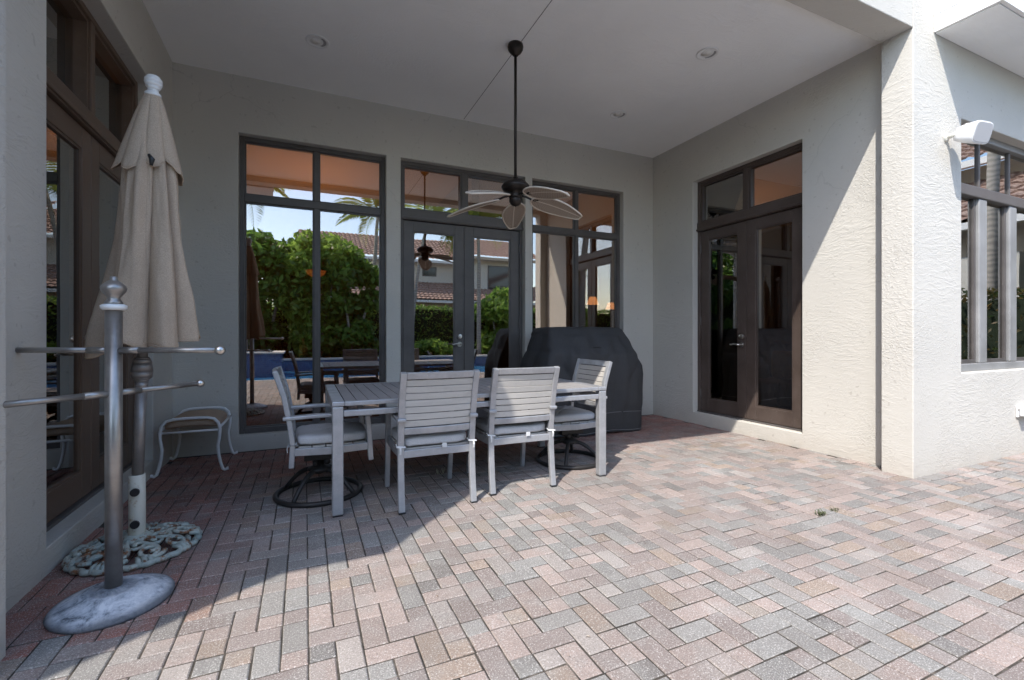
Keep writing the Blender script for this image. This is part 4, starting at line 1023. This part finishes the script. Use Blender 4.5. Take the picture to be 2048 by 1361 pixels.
# ------------------------------------------------------------------ lamps and a few things indoors, seen through the panes, and two added lamps out of sight
def warm(name, col, s):
    m = mat(name, (.6, .4, .25), .7); b = m.node_tree.nodes['Principled BSDF']; b.inputs['Emission Color'].default_value = (*col, 1); b.inputs['Emission Strength'].default_value = s; return m
M['shade'] = warm('lit_lamp_shade', (1, .55, .25), .5); M['amber'] = warm('amber_glass_bowl', (1, .33, .10), .12)
def bulb(o, z, e, up=True, r=.05):
    # an uplighter: the opaque bowl sends the light to the ceiling
    l = bpy.data.lights.new('bulb', 'SPOT' if up else 'POINT'); l.energy = e; l.color = (1, .66, .36); l.shadow_soft_size = r
    if up: l.spot_size = R(165); l.spot_blend = .6
    q = bpy.data.objects.new('bulb', l); C.objects.link(q); q.parent = o; q.location = (0, 0, z)
    if up: q.rotation_euler = (math.pi, 0, 0)
def table_lamp(x, y, lab):
    o = thing('table_lamp', lab, 'lamp', (x, y, .05), 0, 'lit lamps indoors')
    box('cabinet', mat('dark_wood', (.05,.03,.02), .4), o, (-.3, .3, -.22, .22, 0, 1.12), bevel=.01)
    MB().lathe([(.08, 1.12), (.08, 1.14), (.03, 1.16), (.05, 1.26), (.055, 1.36), (.03, 1.46), (.010, 1.54), (.010, 1.66)], (0,0,0), 20).build('lamp_base', M['fanm'], o, smooth=True)
    MB().lathe([(.115, 1.66), (.06, 1.80)], (0,0,0), 28).build('lamp_shade', M['shade'], o, smooth=True); bulb(o, 1.83, 6)
table_lamp(4.89, 7.2, 'lit table lamp indoors, the nearer one behind the right window'); table_lamp(6.18, 8.4, 'lit table lamp indoors, the farther one behind the right window')
def pendant(x, y, e, lab):
    pl = thing('pendant_lamp', lab, 'lamp', (x, y, 0), 0, 'lit lamps indoors')
    MB().lathe([(.008, 2.2), (.008, 3.62)], (0,0,0), 8).build('stem', M['fanm'], pl); MB().lathe([(.02, 2.02), (.07, 2.032), (.12, 2.065), (.145, 2.12), (.148, 2.13)], (0,0,0), 28).build('bowl', M['amber'], pl, smooth=True)
    MB().lathe([(.152, 2.122), (.162, 2.15), (.13, 2.18), (.05, 2.21)], (0,0,0), 28).build('rim', M['fanm'], pl, smooth=True); bulb(pl, 2.35, e)
pendant(.15, 7.6, 32, 'amber glass bowl pendant lamp hanging indoors behind the left window')
pendant(-3.3, 5.6, 80, 'unseen amber bowl pendant lamp added behind the left door to warm its upper panes')  # added lamp out of sight, gives the left door's upper panes their warm tone
pendant(7.0, 6.2, 22, 'unseen amber bowl pendant lamp added behind the right doors to warm their upper panes')  # second added lamp out of sight, warms the panes of the right doors
dt = thing('indoor_table', 'dark dining table indoors behind the left window', 'table', (.15, 7.4, .05))
M['dwood'] = mat('dark_wood_table', (.06, .035, .022), .3)
MB().lathe([(.6, .72), (.62, .735), (.62, .75), (.6, .757)], (0,0,0), 40).build('top', M['dwood'], dt); MB().lathe([(.28, 0), (.26, .04), (.07, .1), (.06, .5), (.12, .72)], (0,0,0), 24).build('pedestal', M['dwood'], dt, smooth=True)
vz = tag(MB().lathe([(.04, 0), (.06, .06), (.055, .14), (.022, .2), (.018, .26), (.024, .28)], (0,0,0), 20).build('vase', mat('pale_glass_vase', (.6, .62, .66), .1), None, smooth=True, loc=(-.02, 7.25, .808)), 'pale glass vase on the indoor table', 'vase')
sf = thing('armchair', 'upholstered armchair with patterned cushion indoors behind the right doors', 'armchair', (6.2, 4.4, .05))
M['uph'] = mat('brown_upholstery', (.11, .065, .045), .9); M['pat'] = fabric('gold_patterned_cushion', (.45, .36, .2), 30.0)
box('seat', M['uph'], sf, (-.4, .4, -.4, .4, .12, .45), bevel=.05, seg=3); box('backrest', M['uph'], sf, (.25, .45, -.42, .42, .45, 1.0), bevel=.06, seg=3)
for s in (-1, 1):
    box('armrest', M['uph'], sf, (-.4, .42, min(s*.42, s*.56), max(s*.42, s*.56), .1, .62), bevel=.05, seg=3)
    for q in (-.33, .33): box('leg', M['dwood'], sf, (q-.03, q+.03, s*.45-.03, s*.45+.03, 0, .12))
box('cushion', M['pat'], sf, (.08, .24, -.25, .25, .46, .86), bevel=.05, seg=3)
# every fixed bit of the house keeps its name; nothing else to link
